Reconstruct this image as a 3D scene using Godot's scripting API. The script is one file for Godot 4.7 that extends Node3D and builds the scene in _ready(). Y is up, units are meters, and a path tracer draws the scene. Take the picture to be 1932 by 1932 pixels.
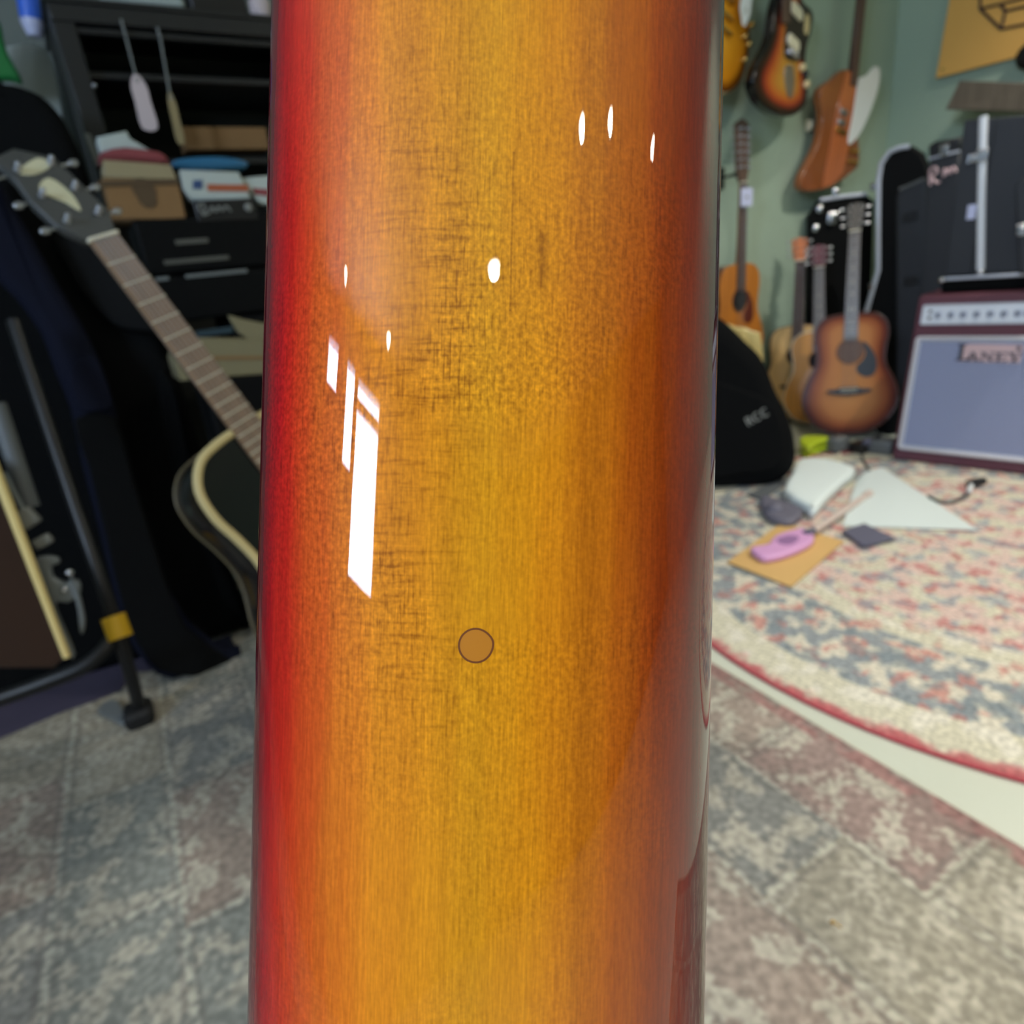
extends Node3D
# A guitar shop seen past the lacquered back of a sunburst neck held up close to the lens.

var mats := {}
var tex := {}
var flat_group := 0xFFFFFFFF


func _ready() -> void:
	# ---- camera, sky, large lights, exposure ----
	var cam := Camera3D.new()
	cam.name = "camera"
	var lens := CameraAttributesPhysical.new()
	lens.frustum_focal_length = 14.907
	lens.frustum_focus_distance = 0.0550
	lens.frustum_near = 0.01
	lens.frustum_far = 60.0
	lens.exposure_aperture = 26.0
	cam.attributes = lens
	cam.keep_aspect = Camera3D.KEEP_HEIGHT
	cam.fov = 77.66
	cam.transform = Transform3D(Vector3(0.9935, -0.1062, 0.0408), Vector3(0.1138, 0.9273, -0.3566), Vector3(0, 0.359, 0.9334), Vector3(0, 0.92, 0))
	add_child(cam)
	cam.fov = 77.66
	cam.current = true
	var sky_mat := ProceduralSkyMaterial.new()
	sky_mat.sky_top_color = Color(0.55, 0.68, 0.86)
	sky_mat.sky_horizon_color = Color(0.86, 0.9, 0.94)
	sky_mat.ground_bottom_color = Color(0.35, 0.35, 0.35)
	sky_mat.ground_horizon_color = Color(0.6, 0.6, 0.6)
	var sky := Sky.new()
	sky.sky_material = sky_mat
	var env := Environment.new()
	env.background_mode = Environment.BG_SKY
	env.sky = sky
	env.background_energy_multiplier = 2.0
	env.tonemap_mode = Environment.TONE_MAPPER_LINEAR
	env.tonemap_exposure = 1.0
	env.sdfgi_enabled = true
	env.ssao_enabled = true
	env.ssil_enabled = true
	var we := WorldEnvironment.new()
	we.name = "world_environment"
	we.environment = env
	add_child(we)
	window_light("window_daylight_wide", 0.28, 2.09, Vector2(0.63, 1.05), 10.5)
	window_light("window_daylight_middle", -0.235, 2.34, Vector2(0.28, 0.59), 2.7)
	window_light("window_daylight_narrow", -0.84, 2.50, Vector2(0.41, 0.31), 2.1)
	make_textures()
	make_materials()
	build_room()
	build_bass()
	build_rugs()
	build_floor_guitars()
	build_wall_guitars()
	build_amp()
	build_cases()
	build_floor_clutter()
	build_left_side()


# =============================================================== helpers
func st_new() -> SurfaceTool:
	var st := SurfaceTool.new()
	st.begin(Mesh.PRIMITIVE_TRIANGLES)
	st.set_smooth_group(0)
	st.set_uv(Vector2.ZERO)
	return st


func obj(called: String, st: SurfaceTool, m: Material, parent: Node = self, at := Vector3.ZERO, normals := true) -> MeshInstance3D:
	if normals:
		st.generate_normals()
	var o := MeshInstance3D.new()
	o.name = called
	o.mesh = st.commit()
	o.material_override = m
	o.position = at
	parent.add_child(o, true)
	return o


func thing(called: String, label: String, category: String, xf := Transform3D.IDENTITY, group := "") -> Node3D:
	var o := Node3D.new()
	o.name = called
	o.transform = xf
	add_child(o, true)
	tag(o, label, category, group)
	return o


func tag(o: Node, label: String, category: String, group := "") -> void:
	o.set_meta("label", label)
	o.set_meta("category", category)
	if group != "":
		o.set_meta("group", group)


func struct(called: String, st: SurfaceTool, m: Material, label := "", parent: Node = self) -> MeshInstance3D:
	var o := obj(called, st, m, parent)
	if parent == self:
		o.set_meta("kind", "structure")
		if label != "":
			o.set_meta("label", label)
	return o


func signed_area(p: PackedVector2Array) -> float:
	var a := 0.0
	for i in p.size():
		a += p[i].cross(p[(i + 1) % p.size()])
	return a


func ccw(p: PackedVector2Array) -> PackedVector2Array:
	var q := p.duplicate()
	if signed_area(q) < 0.0:
		q.reverse()
	return q


func smooth(p: PackedVector2Array, n := 5) -> PackedVector2Array:
	var out := PackedVector2Array()
	var c := p.size()
	for i in c:
		for k in n:
			out.append(p[i].cubic_interpolate(p[(i + 1) % c], p[(i - 1 + c) % c], p[(i + 2) % c], float(k) / n))
	return out


func open_smooth(p: Array, n := 6) -> Array:
	var out := []
	for i in p.size() - 1:
		var a: Vector3 = p[i]
		var b: Vector3 = p[i + 1]
		var pre: Vector3 = p[maxi(i - 1, 0)]
		var post: Vector3 = p[mini(i + 2, p.size() - 1)]
		for k in n:
			out.append(a.cubic_interpolate(b, pre, post, float(k) / n))
	out.append(p[-1])
	return out


func rounded_rect(w: float, h: float, r: float, n := 3, c := Vector2.ZERO) -> PackedVector2Array:
	var out := PackedVector2Array()
	r = minf(r, minf(w, h) * 0.499)
	for q in 4:
		var corner := Vector2((w / 2 - r) * (1 if q in [0, 3] else -1), (h / 2 - r) * (1 if q in [0, 1] else -1))
		for k in n + 1:
			out.append(c + corner + Vector2.from_angle(PI / 2 * (q + float(k) / n)) * r)
	return out


func oval(rx: float, ry: float, n := 20, c := Vector2.ZERO) -> PackedVector2Array:
	var out := PackedVector2Array()
	for k in n:
		var a := TAU * k / n
		out.append(c + Vector2(cos(a) * rx, sin(a) * ry))
	return out


func inset(p: PackedVector2Array, d: float) -> PackedVector2Array:
	var out := PackedVector2Array()
	var c := p.size()
	for i in c:
		var e0 := (p[i] - p[(i - 1 + c) % c]).normalized()
		var e1 := (p[(i + 1) % c] - p[i]).normalized()
		var n0 := Vector2(-e0.y, e0.x)
		var n1 := Vector2(-e1.y, e1.x)
		var n := (n0 + n1)
		n = n.normalized() if n.length() > 0.01 else n0
		var s := 1.0 / maxf(0.5, n.dot(n0))
		out.append(p[i] + n * d * s)
	return out


func cap(st: SurfaceTool, p: PackedVector2Array, z: float, front: bool, xf: Transform3D, tri: PackedInt32Array) -> void:
	for i in range(0, tri.size(), 3):
		var a := p[tri[i]]
		var b := p[tri[i + 1]]
		var c := p[tri[i + 2]]
		var turn := (b - a).cross(c - a)
		if (turn > 0.0) == front:
			var s := b
			b = c
			c = s
		for v in [a, b, c]:
			st.set_uv(v)
			st.add_vertex(xf * Vector3(v.x, v.y, z))


# a polygon (x right, y up) drawn out from z0 to z1 with rounded edges
func above(p: PackedVector2Array, y: float) -> PackedVector2Array:
	var out := PackedVector2Array()
	for v in p:
		out.append(Vector2(v.x, maxf(v.y, y)))
	return out


func prism(st: SurfaceTool, poly: PackedVector2Array, z0: float, z1: float, bev := 0.0, xf := Transform3D.IDENTITY, seg := 2, caps := true) -> void:
	var p := ccw(poly)
	bev = minf(bev, (z1 - z0) * 0.49)
	var rings := []
	if bev > 0.0:
		for k in seg + 1:
			var a := PI / 2 * k / seg
			rings.append([inset(p, bev * (1.0 - sin(a))), z0 + bev * (1.0 - cos(a))])
		for k in seg + 1:
			var a := PI / 2 * k / seg
			rings.append([inset(p, bev * (1.0 - cos(a))), z1 - bev * (1.0 - sin(a))])
	else:
		rings = [[p, z0], [p, z1]]
	st.set_smooth_group(0)
	var c := p.size()
	var sharp := c <= 8 and bev == 0.0
	if sharp:
		st.set_smooth_group(flat_group)
	for r in rings.size() - 1:
		var qa: PackedVector2Array = rings[r][0]
		var qb: PackedVector2Array = rings[r + 1][0]
		for i in c:
			var j := (i + 1) % c
			var a0 := Vector3(qa[i].x, qa[i].y, rings[r][1])
			var a1 := Vector3(qa[j].x, qa[j].y, rings[r][1])
			var b0 := Vector3(qb[i].x, qb[i].y, rings[r + 1][1])
			var b1 := Vector3(qb[j].x, qb[j].y, rings[r + 1][1])
			for v in [a0, b0, b1, a0, b1, a1]:
				st.set_uv(Vector2(v.x, v.y))
				st.add_vertex(xf * v)
	if caps:
		st.set_smooth_group(1)
		var tri := Geometry2D.triangulate_polygon(p)
		if tri.is_empty():
			for i in range(1, c - 1):
				tri.append_array(PackedInt32Array([0, i, i + 1]))
		cap(st, rings[0][0], rings[0][1], false, xf, tri)
		st.set_smooth_group(2)
		cap(st, rings[-1][0], rings[-1][1], true, xf, tri)


# the same solid when its face leans back by a number of degrees while its depth stays level
func level(lean: float) -> Transform3D:
	var a := deg_to_rad(lean)
	return Transform3D(Basis(Vector3.RIGHT, Vector3.UP, Vector3(0, -sin(a), cos(a))), Vector3.ZERO)


func rbox(st: SurfaceTool, c: Vector3, s: Vector3, r := 0.004, b := Basis.IDENTITY) -> void:
	prism(st, rounded_rect(s.x, s.y, r, 2), -s.z / 2, s.z / 2, r, Transform3D(b, c))


func tube(st: SurfaceTool, pts: Array, r: Variant, n := 8, closed := false) -> void:
	st.set_smooth_group(0)
	var rings := []
	var count := pts.size()
	var side := Vector3.ZERO
	for i in count:
		var before: Vector3 = pts[(i - 1 + count) % count] if closed else pts[maxi(i - 1, 0)]
		var after: Vector3 = pts[(i + 1) % count] if closed else pts[mini(i + 1, count - 1)]
		var d := (after - before).normalized()
		if side == Vector3.ZERO:
			side = d.cross(Vector3.UP if absf(d.y) < 0.9 else Vector3.RIGHT).normalized()
		side = (side - d * side.dot(d)).normalized()
		var other := d.cross(side)
		var ring := []
		var rr: float = r[i] if r is Array else r
		for k in n:
			var a := TAU * k / n
			ring.append(pts[i] + (side * cos(a) + other * sin(a)) * rr)
		rings.append(ring)
	for i in (count if closed else count - 1):
		var ra: Array = rings[i]
		var rb: Array = rings[(i + 1) % count]
		for k in n:
			var l := (k + 1) % n
			for v in [ra[k], rb[l], rb[k], ra[k], ra[l], rb[l]]:
				st.add_vertex(v)
	if not closed:
		st.set_smooth_group(1)
		for k in range(1, n - 1):
			for v in [rings[0][0], rings[0][k + 1], rings[0][k]]:
				st.add_vertex(v)
			for v in [rings[-1][0], rings[-1][k], rings[-1][k + 1]]:
				st.add_vertex(v)
		st.set_smooth_group(0)


# profile points are (radius, height along the local y axis)
func lathe(st: SurfaceTool, profile: Array, xf := Transform3D.IDENTITY, n := 16) -> void:
	st.set_smooth_group(0)
	for i in profile.size() - 1:
		var a: Vector2 = profile[i]
		var b: Vector2 = profile[i + 1]
		for k in n:
			var t0 := TAU * k / n
			var t1 := TAU * (k + 1) / n
			var a0 := xf * Vector3(cos(t0) * a.x, a.y, sin(t0) * a.x)
			var a1 := xf * Vector3(cos(t1) * a.x, a.y, sin(t1) * a.x)
			var b0 := xf * Vector3(cos(t0) * b.x, b.y, sin(t0) * b.x)
			var b1 := xf * Vector3(cos(t1) * b.x, b.y, sin(t1) * b.x)
			if a.x > 1e-6:
				for v in [a0, b1, a1]:
					st.add_vertex(v)
			if b.x > 1e-6:
				for v in [a0, b0, b1]:
					st.add_vertex(v)


func to_z(at := Vector3.ZERO) -> Transform3D:
	return Transform3D(Basis(Vector3.RIGHT, PI / 2), at)   # a lathe along y now points along +z


func outline_tube(st: SurfaceTool, p: PackedVector2Array, z: float, r: float, n := 6) -> void:
	var pts := []
	for v in ccw(p):
		pts.append(Vector3(v.x, v.y, z))
	tube(st, pts, r, n, true)


# a finish that changes from the rim inwards: rings of vertex colour between the outline and a spine
func burst(st: SurfaceTool, poly: PackedVector2Array, z: float, spine: Array, stops: Array) -> void:
	var p := ccw(poly)
	var c := p.size()
	st.set_smooth_group(0)
	var mids := PackedVector2Array()
	for v in p:
		mids.append(Geometry2D.get_closest_point_to_segment(v, spine[0], spine[1]))
	for s in stops.size() - 1:
		var f0: float = stops[s][0]
		var f1: float = stops[s + 1][0]
		for i in c:
			var j := (i + 1) % c
			var a0 := p[i].lerp(mids[i], f0)
			var a1 := p[j].lerp(mids[j], f0)
			var b0 := p[i].lerp(mids[i], f1)
			var b1 := p[j].lerp(mids[j], f1)
			for e in [[a0, s], [b0, s + 1], [b1, s + 1], [a0, s], [b1, s + 1], [a1, s]]:
				var v: Vector2 = e[0]
				var k: int = e[1]
				st.set_color((stops[k][1] as Color).srgb_to_linear())
				st.set_uv(v)
				st.add_vertex(Vector3(v.x, v.y, z))


func text(called: String, words: String, height: float, m: Material, parent: Node, xf: Transform3D, font := "Droid Sans", depth := 0.002) -> MeshInstance3D:
	var f := SystemFont.new()
	f.font_names = PackedStringArray([font])
	f.font_weight = 700
	var t := TextMesh.new()
	t.font = f
	t.text = words
	t.font_size = 32
	t.pixel_size = height / 23.0
	t.depth = depth
	t.curve_step = 1.0
	var o := MeshInstance3D.new()
	o.name = called
	o.mesh = t
	o.material_override = m
	o.transform = xf
	parent.add_child(o, true)
	return o


func scribble(st: SurfaceTool, pts: Array, xf: Transform3D, r: float) -> void:
	var out := []
	for p in open_smooth(pts, 4):
		out.append(xf * p)
	tube(st, out, r, 6)


func window_light(called: String, lateral: float, height: float, size: Vector2, energy: float) -> void:
	var l := AreaLight3D.new()
	l.name = called
	l.area_size = size
	l.light_energy = energy
	l.light_color = Color(0.80, 0.89, 1.0)
	l.shadow_enabled = true
	l.area_range = 12.0
	var n := Vector3(-0.766, 0, 0.6428)
	var t := Vector3(0.6428, 0, 0.766)
	# stands in the window opening, behind the panes, and shines into the shop
	l.transform = Transform3D(Basis(t, Vector3.UP, n), n * 2.84 + t * lateral + Vector3(0, height, 0))
	add_child(l)


# =============================================================== textures and materials
func noise(kind: int, freq: float, rng: int, octaves := 3) -> FastNoiseLite:
	var n := FastNoiseLite.new()
	n.noise_type = kind as FastNoiseLite.NoiseType
	n.frequency = freq
	n.seed = rng
	n.fractal_octaves = octaves
	return n


func noise_bytes(w: int, h: int, sx: float, sy: float, freq: float, rng: int, octaves := 3, seamless := false) -> PackedByteArray:
	# noise drawn small and stretched to w x h, so that its grain runs along one axis
	var n := noise(FastNoiseLite.TYPE_SIMPLEX_SMOOTH, freq, rng, octaves)
	var im: Image
	if seamless:
		im = n.get_seamless_image(maxi(int(w / sx), 8), maxi(int(h / sy), 8), false, false, 0.2)
	else:
		im = n.get_image(maxi(int(w / sx), 4), maxi(int(h / sy), 4))
	im.convert(Image.FORMAT_L8)
	im.resize(w, h, Image.INTERPOLATE_CUBIC)
	return im.get_data()


func mix3(a: Vector3, b: Vector3, f: float) -> Vector3:
	return a + (b - a) * clampf(f, 0.0, 1.0)


func ramp(stops: Array, u: float) -> Vector3:
	for i in stops.size() - 1:
		if u <= stops[i + 1][0]:
			var f: float = (u - stops[i][0]) / (stops[i + 1][0] - stops[i][0])
			return (stops[i][1] as Vector3).lerp(stops[i + 1][1], f)
	return stops[-1][1]


func put(data: PackedByteArray, at: int, c: Vector3) -> void:
	data[at] = clampi(int(c.x), 0, 255)
	data[at + 1] = clampi(int(c.y), 0, 255)
	data[at + 2] = clampi(int(c.z), 0, 255)


func make_textures() -> void:
	neck_texture()
	lower_rug_texture()
	upper_rug_texture()
	for e in [["cloth", 0.09, 11], ["paint", 0.02, 12], ["tolex", 0.14, 13]]:
		var t := NoiseTexture2D.new()
		t.width = 256
		t.height = 256
		t.seamless = true
		t.as_normal_map = true
		t.bump_strength = 4.0
		t.noise = noise(FastNoiseLite.TYPE_SIMPLEX, e[1], e[2])
		tex[e[0]] = t
	var w := 128
	var h := 512
	var fine := noise_bytes(w, h, 1.0, 40.0, 0.22, 31)
	var broad := noise_bytes(w, h, 2.0, 60.0, 0.08, 32)
	var d := PackedByteArray()
	d.resize(w * h * 3)
	for i in w * h:
		var v := 255.0 * (0.78 + 0.16 * (fine[i] / 255.0) + 0.14 * (broad[i] / 255.0))
		put(d, i * 3, Vector3(v, v, v))
	tex["grain"] = ImageTexture.create_from_image(Image.create_from_data(w, h, false, Image.FORMAT_RGB8, d))
	var speck := NoiseTexture2D.new()
	speck.width = 256
	speck.height = 256
	speck.seamless = true
	speck.noise = noise(FastNoiseLite.TYPE_SIMPLEX, 0.05, 41, 4)
	var g := Gradient.new()
	g.set_color(0, Color(0.8, 0.8, 0.82))
	g.set_color(1, Color(1, 1, 1))
	speck.color_ramp = g
	tex["mottle"] = speck


# the lacquered maple of the neck: red rim, orange shoulder, amber middle, light falloff painted darker into the right half, grain along the neck, flame across it
func neck_texture() -> void:
	var w := 1280
	var h := 2000
	var streak := noise_bytes(w, h, 1.0, 90.0, 0.10, 1, 3)
	var fleck := noise_bytes(w, h, 1.0, 8.0, 0.16, 2, 3)
	var across := noise_bytes(w, h, 9.0, 1.0, 0.085, 3, 2)
	var along := noise_bytes(w, h, 1.0, 9.0, 0.13, 8, 2)
	var worm := noise_bytes(w, h, 1.0, 1.0, 0.085, 4, 2)
	var place := noise_bytes(w, h, 16.0, 16.0, 0.035, 5, 2)
	var broad := noise_bytes(w, h, 4.0, 250.0, 0.03, 6, 2)
	var rim := noise_bytes(w, h, 2.0, 24.0, 0.03, 7, 3)
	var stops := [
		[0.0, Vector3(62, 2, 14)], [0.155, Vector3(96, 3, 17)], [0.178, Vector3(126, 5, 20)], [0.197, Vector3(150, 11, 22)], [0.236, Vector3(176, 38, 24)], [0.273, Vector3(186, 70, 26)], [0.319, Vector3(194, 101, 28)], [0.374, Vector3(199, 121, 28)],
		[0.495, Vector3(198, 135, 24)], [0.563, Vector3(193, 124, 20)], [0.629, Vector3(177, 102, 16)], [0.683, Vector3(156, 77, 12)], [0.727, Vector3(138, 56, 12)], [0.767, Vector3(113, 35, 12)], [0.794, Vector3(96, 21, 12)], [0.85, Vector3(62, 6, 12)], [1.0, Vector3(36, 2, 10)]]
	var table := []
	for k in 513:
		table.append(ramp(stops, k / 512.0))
	var knot_v := (1.0139 - Vector2(0.0038, 0.9801).y) / 0.11
	var pin_v := (1.0139 - Vector2(0.0015, 0.9774).y) / 0.11
	var d := PackedByteArray()
	d.resize(w * h * 3)
	var i := 0
	for y in h:
		var v := float(y) / h
		var band := exp(-pow((v - 0.42) / 0.18, 2.0))
		for x in w:
			var u := float(x) / w
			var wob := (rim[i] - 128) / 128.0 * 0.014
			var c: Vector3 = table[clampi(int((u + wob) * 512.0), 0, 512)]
			var du := (u - 0.41) / 0.075
			var fig := band / (1.0 + du * du * du * du)
			var here := clampf((place[i] - 60) / 90.0, 0.40, 1.0)
			var f := 1.0 + (streak[i] - 128) * 0.0005 + (fleck[i] - 128) * 0.0007 + (broad[i] - 128) * 0.0007
			f += (worm[i] - 128) * (0.0006 + 0.0010 * band) * here
			if across[i] < 112:
				f -= (112 - across[i]) * 0.0046 * fig * here
			elif across[i] > 150:
				f += (across[i] - 150) * 0.0022 * fig * here
			if along[i] < 104:
				f -= (104 - along[i]) * (0.0010 + 0.0024 * fig + 0.0010 * band) * here
			if absf(u - 0.57) < 0.03 and absf(v - knot_v) < 0.06:
				f -= 0.28 * exp(-pow((u - 0.57 - (v - knot_v) * 0.05) / 0.0055, 2.0) - pow((v - knot_v) / 0.022, 4.0))
			if absf(u - 0.5315) < 0.0011 and v < pin_v + 0.014 and v > pin_v - 0.10:
				f -= 0.16
			f = maxf(f, 0.66)
			put(d, i * 3, Vector3(c.x * (1.0 + (f - 1.0) * 0.85), c.y * f, c.z * f))
			i += 1
	var im := Image.create_from_data(w, h, false, Image.FORMAT_RGB8, d)
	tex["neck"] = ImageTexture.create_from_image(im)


func lower_rug_texture() -> void:
	var s := 1024
	var span := 3.2
	var mid := noise_bytes(s, s, 1.0, 1.0, 0.035, 51, 4)
	var fine := noise_bytes(s, s, 1.0, 1.0, 0.16, 52, 3)
	var big := noise_bytes(s, s, 2.0, 2.0, 0.012, 53, 3)
	var cream := Vector3(176, 170, 154)
	var tones := [Vector3(146, 126, 118), Vector3(138, 140, 132), Vector3(156, 150, 134), Vector3(150, 136, 124), Vector3(134, 134, 128)]
	var d := PackedByteArray()
	d.resize(s * s * 3)
	var i := 0
	for y in s:
		var b := float(y) / s * span
		for x in s:
			var a := float(x) / s * span
			var row := int(b / 0.19)
			var shifted := a + (row % 3) * 0.13
			var col := int(shifted / 0.34)
			var tone: Vector3 = tones[(col * 7 + row * 3 + (col * row) % 4) % 5]
			var m := mid[i] / 255.0
			var f := smoothstep(0.46, 0.68, m + (fine[i] - 128) * 0.0016)
			var c := mix3(tone, cream, f * 0.9)
			var eb := absf(fposmod(b, 0.19) - 0.095)
			var ea := absf(fposmod(shifted, 0.34) - 0.17)
			if eb > 0.089 or ea > 0.164:
				c = mix3(c, Vector3(180, 178, 162), 0.65 * smoothstep(0.3, 0.6, fine[i] / 255.0))
			elif eb > 0.080 or ea > 0.154:
				c = mix3(c, Vector3(112, 108, 102), 0.35)
			if b < 0.035:
				c = mix3(c, Vector3(150, 104, 100), 0.7 * smoothstep(0.35, 0.6, m + 0.1))
			c *= 0.93 + (big[i] - 128) * 0.0012 + (fine[i] - 128) * 0.0016
			put(d, i * 3, c)
			i += 1
	tex["lower_rug"] = ImageTexture.create_from_image(Image.create_from_data(s, s, false, Image.FORMAT_RGB8, d))


func upper_rug_texture() -> void:
	var s := 1200
	var span := 2.04
	var mid := noise_bytes(s, s, 1.0, 1.0, 0.022, 61, 4)
	var fine := noise_bytes(s, s, 1.0, 1.0, 0.12, 62, 3)
	var red := noise_bytes(s, s, 1.0, 1.0, 0.022, 63, 4)
	var blue := noise_bytes(s, s, 1.0, 1.0, 0.017, 64, 4)
	var d := PackedByteArray()
	d.resize(s * s * 3)
	var i := 0
	for y in s:
		var py := (float(y) / s - 0.5) * span
		for x in s:
			var px := (float(x) / s - 0.5) * span
			var r := sqrt(px * px + py * py)
			var a := atan2(py, px)
			var m := mid[i] / 255.0
			var rd := red[i] / 255.0
			var bl := blue[i] / 255.0
			var c := Vector3(214, 208, 184)
			c = mix3(c, Vector3(228, 222, 204), smoothstep(0.5, 0.7, m))
			if r < 0.58:
				c = mix3(c, Vector3(220, 194, 182), smoothstep(0.38, 0.58, bl))
				c = mix3(c, Vector3(190, 112, 110), smoothstep(0.54, 0.80, rd) * 0.75)
				c = mix3(c, Vector3(150, 156, 162), smoothstep(0.56, 0.72, m) * 0.75)
			elif r < 0.645:
				c = mix3(c, Vector3(196, 138, 128), smoothstep(0.55, 0.7, rd) * 0.5)
			elif r < 0.885:
				# scrolling blossoms of the border
				var k := sin(a * 24.0) * 0.5 + sin(a * 11.0 + r * 40.0) * 0.5
				var hole := smoothstep(0.40, 0.60, m + 0.07 * k)
				c = mix3(Vector3(150, 156, 158), Vector3(220, 212, 192), hole)
				c = mix3(c, Vector3(198, 128, 118), smoothstep(0.60, 0.72, rd) * 0.7)
				c = mix3(c, Vector3(122, 134, 140), smoothstep(0.55, 0.70, bl) * 0.55)
			elif r > 0.962:
				c = mix3(c, Vector3(188, 104, 104), smoothstep(0.966, 0.998, r + (m - 0.5) * 0.05))
			c *= 0.93 + (fine[i] - 128) * 0.0016
			put(d, i * 3, c)
			i += 1
	tex["upper_rug"] = ImageTexture.create_from_image(Image.create_from_data(s, s, false, Image.FORMAT_RGB8, d))


func mat(called: String, color: Color, rough := 0.6, metal := 0.0, bump := "", scale := 8.0, strength := 0.4) -> StandardMaterial3D:
	var m := StandardMaterial3D.new()
	m.resource_name = called
	m.albedo_color = color
	m.roughness = rough
	m.metallic = metal
	if bump != "":
		m.normal_enabled = true
		m.normal_texture = tex[bump]
		m.normal_scale = strength
		m.uv1_triplanar = true
		m.uv1_scale = Vector3.ONE * scale
	mats[called] = m
	return m


func wood(called: String, color: Color, rough: float, scale := 6.0, coat := 0.6) -> StandardMaterial3D:
	var m := mat(called, color, rough)
	m.albedo_texture = tex["grain"]
	m.uv1_triplanar = true
	m.uv1_scale = Vector3(scale, scale * 0.25, scale)
	if coat > 0.0:
		m.clearcoat_enabled = true
		m.clearcoat = coat
		m.clearcoat_roughness = 0.12
	return m


func make_materials() -> void:
	mat("wall_green", Color8(160, 180, 162), 0.75, 0.0, "paint", 1.5, 0.12)
	mat("wall_pale", Color8(120, 128, 122), 0.8, 0.0, "paint", 1.5, 0.12)
	mat("wall_dark", Color8(92, 98, 92), 0.8, 0.0, "paint", 1.5, 0.12)
	mat("ceiling", Color8(206, 206, 200), 0.9)
	mat("floor", Color8(196, 200, 184), 0.35)
	mat("white_paint", Color8(226, 226, 222), 0.45)
	mat("chrome", Color8(206, 208, 212), 0.26, 1.0)
	mat("brushed", Color8(176, 180, 186), 0.34, 1.0)
	mat("bright_trim", Color8(192, 200, 216), 0.35, 0.15)
	mat("gold", Color8(206, 168, 92), 0.25, 1.0)
	mat("black_gloss", Color8(12, 12, 13), 0.2)
	mat("black_plastic", Color8(20, 20, 22), 0.4)
	mat("black_cloth", Color8(14, 15, 16), 0.9, 0.0, "cloth", 30.0, 0.5)
	mat("navy_cloth", Color8(20, 23, 38), 0.8, 0.0, "cloth", 30.0, 0.5)
	mat("tolex", Color8(34, 37, 44), 0.5, 0.0, "tolex", 24.0, 0.3)
	mat("tolex_dark", Color8(12, 13, 14), 0.55, 0.0, "tolex", 24.0, 0.3)
	for quiet in ["black_cloth", "navy_cloth", "tolex_dark"]:
		mats[quiet].metallic_specular = 0.22
	mat("rubber", Color8(16, 16, 17), 0.7)
	mat("nut_bone", Color8(226, 220, 196), 0.4)
	mat("cream_plastic", Color8(226, 208, 158), 0.35)
	mat("pearl", Color8(206, 202, 170), 0.2)
	mat("white_plastic", Color8(226, 230, 230), 0.3)
	mat("ivory", Color8(236, 230, 206), 0.35)
	mat("hole", Color8(18, 13, 10), 0.9)
	wood("rosewood", Color8(98, 74, 62), 0.5, 8.0, 0.0)
	wood("rosewood_grey", Color8(120, 112, 108), 0.35, 8.0, 0.3)
	wood("fret_pale", Color8(138, 112, 90), 0.35, 8.0, 0.3)
	wood("spruce", Color8(232, 190, 126), 0.35)
	wood("amber_top", Color8(216, 150, 62), 0.35)
	wood("orange_top", Color8(206, 126, 44), 0.35)
	wood("mahogany", Color8(150, 84, 40), 0.3)
	wood("mahogany_red", Color8(110, 46, 34), 0.3)
	wood("head_orange", Color8(196, 110, 62), 0.3)
	wood("side_brown", Color8(92, 48, 28), 0.3)
	wood("pale_wood", Color8(240, 216, 140), 0.5)
	var b := mat("burst", Color(1, 1, 1), 0.42)
	b.vertex_color_use_as_albedo = true
	b.metallic_specular = 0.25
	b.clearcoat_enabled = true
	b.clearcoat = 0.3
	b.clearcoat_roughness = 0.12
	mat("maroon", Color8(92, 46, 60), 0.5, 0.0, "tolex", 24.0, 0.35)
	mat("panel_white", Color8(222, 228, 238), 0.3)
	var gm := mat("grille", Color8(160, 170, 204), 0.85, 0.0, "cloth", 40.0, 0.5)
	gm.albedo_texture = tex["mottle"]
	mat("piping", Color8(206, 206, 214), 0.5)
	mat("badge_pink", Color8(206, 176, 180), 0.35)
	mat("letter_dark", Color8(58, 54, 62), 0.4)
	mat("knob_grey", Color8(160, 170, 196), 0.35)
	mat("sign_yellow", Color8(234, 178, 92), 0.55)
	mat("sign_line", Color8(62, 36, 36), 0.5)
	wood("brown_board", Color8(108, 98, 84), 0.6, 3.0, 0.0)
	mat("cardboard", Color8(206, 166, 104), 0.85, 0.0, "paint", 6.0, 0.2)
	mat("cardboard_box", Color8(132, 100, 62), 0.85, 0.0, "paint", 6.0, 0.2)
	mat("cardboard_pale", Color8(128, 120, 90), 0.85, 0.0, "paint", 6.0, 0.2)
	mat("tape", Color8(150, 138, 106), 0.5)
	mat("print_brown", Color8(84, 66, 44), 0.85)
	mat("foam", Color8(226, 236, 234), 0.7, 0.0, "paint", 4.0, 0.2)
	mat("paper", Color8(208, 218, 216), 0.7)
	mat("grey_nylon", Color8(104, 102, 116), 0.6, 0.0, "cloth", 30.0, 0.4)
	mat("slate", Color8(92, 92, 110), 0.6)
	mat("pink", Color8(214, 160, 206), 0.45)
	mat("purple", Color8(150, 110, 156), 0.5)
	mat("ribbed", Color8(206, 188, 178), 0.35)
	mat("lime", Color8(184, 206, 44), 0.45)
	mat("lime_dark", Color8(112, 120, 30), 0.5)
	mat("gunmetal", Color8(84, 86, 86), 0.35, 0.4)
	mat("grey_plastic", Color8(96, 100, 102), 0.5)
	mat("silver_grey", Color8(126, 132, 134), 0.4, 0.3)
	mat("purple_cloth", Color8(66, 60, 80), 0.9, 0.0, "cloth", 20.0, 0.4)
	mat("yellow_band", Color8(224, 178, 30), 0.5)
	mat("brown_dark", Color8(50, 30, 20), 0.35)
	mat("binding_cream", Color8(232, 208, 140), 0.35)
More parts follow.
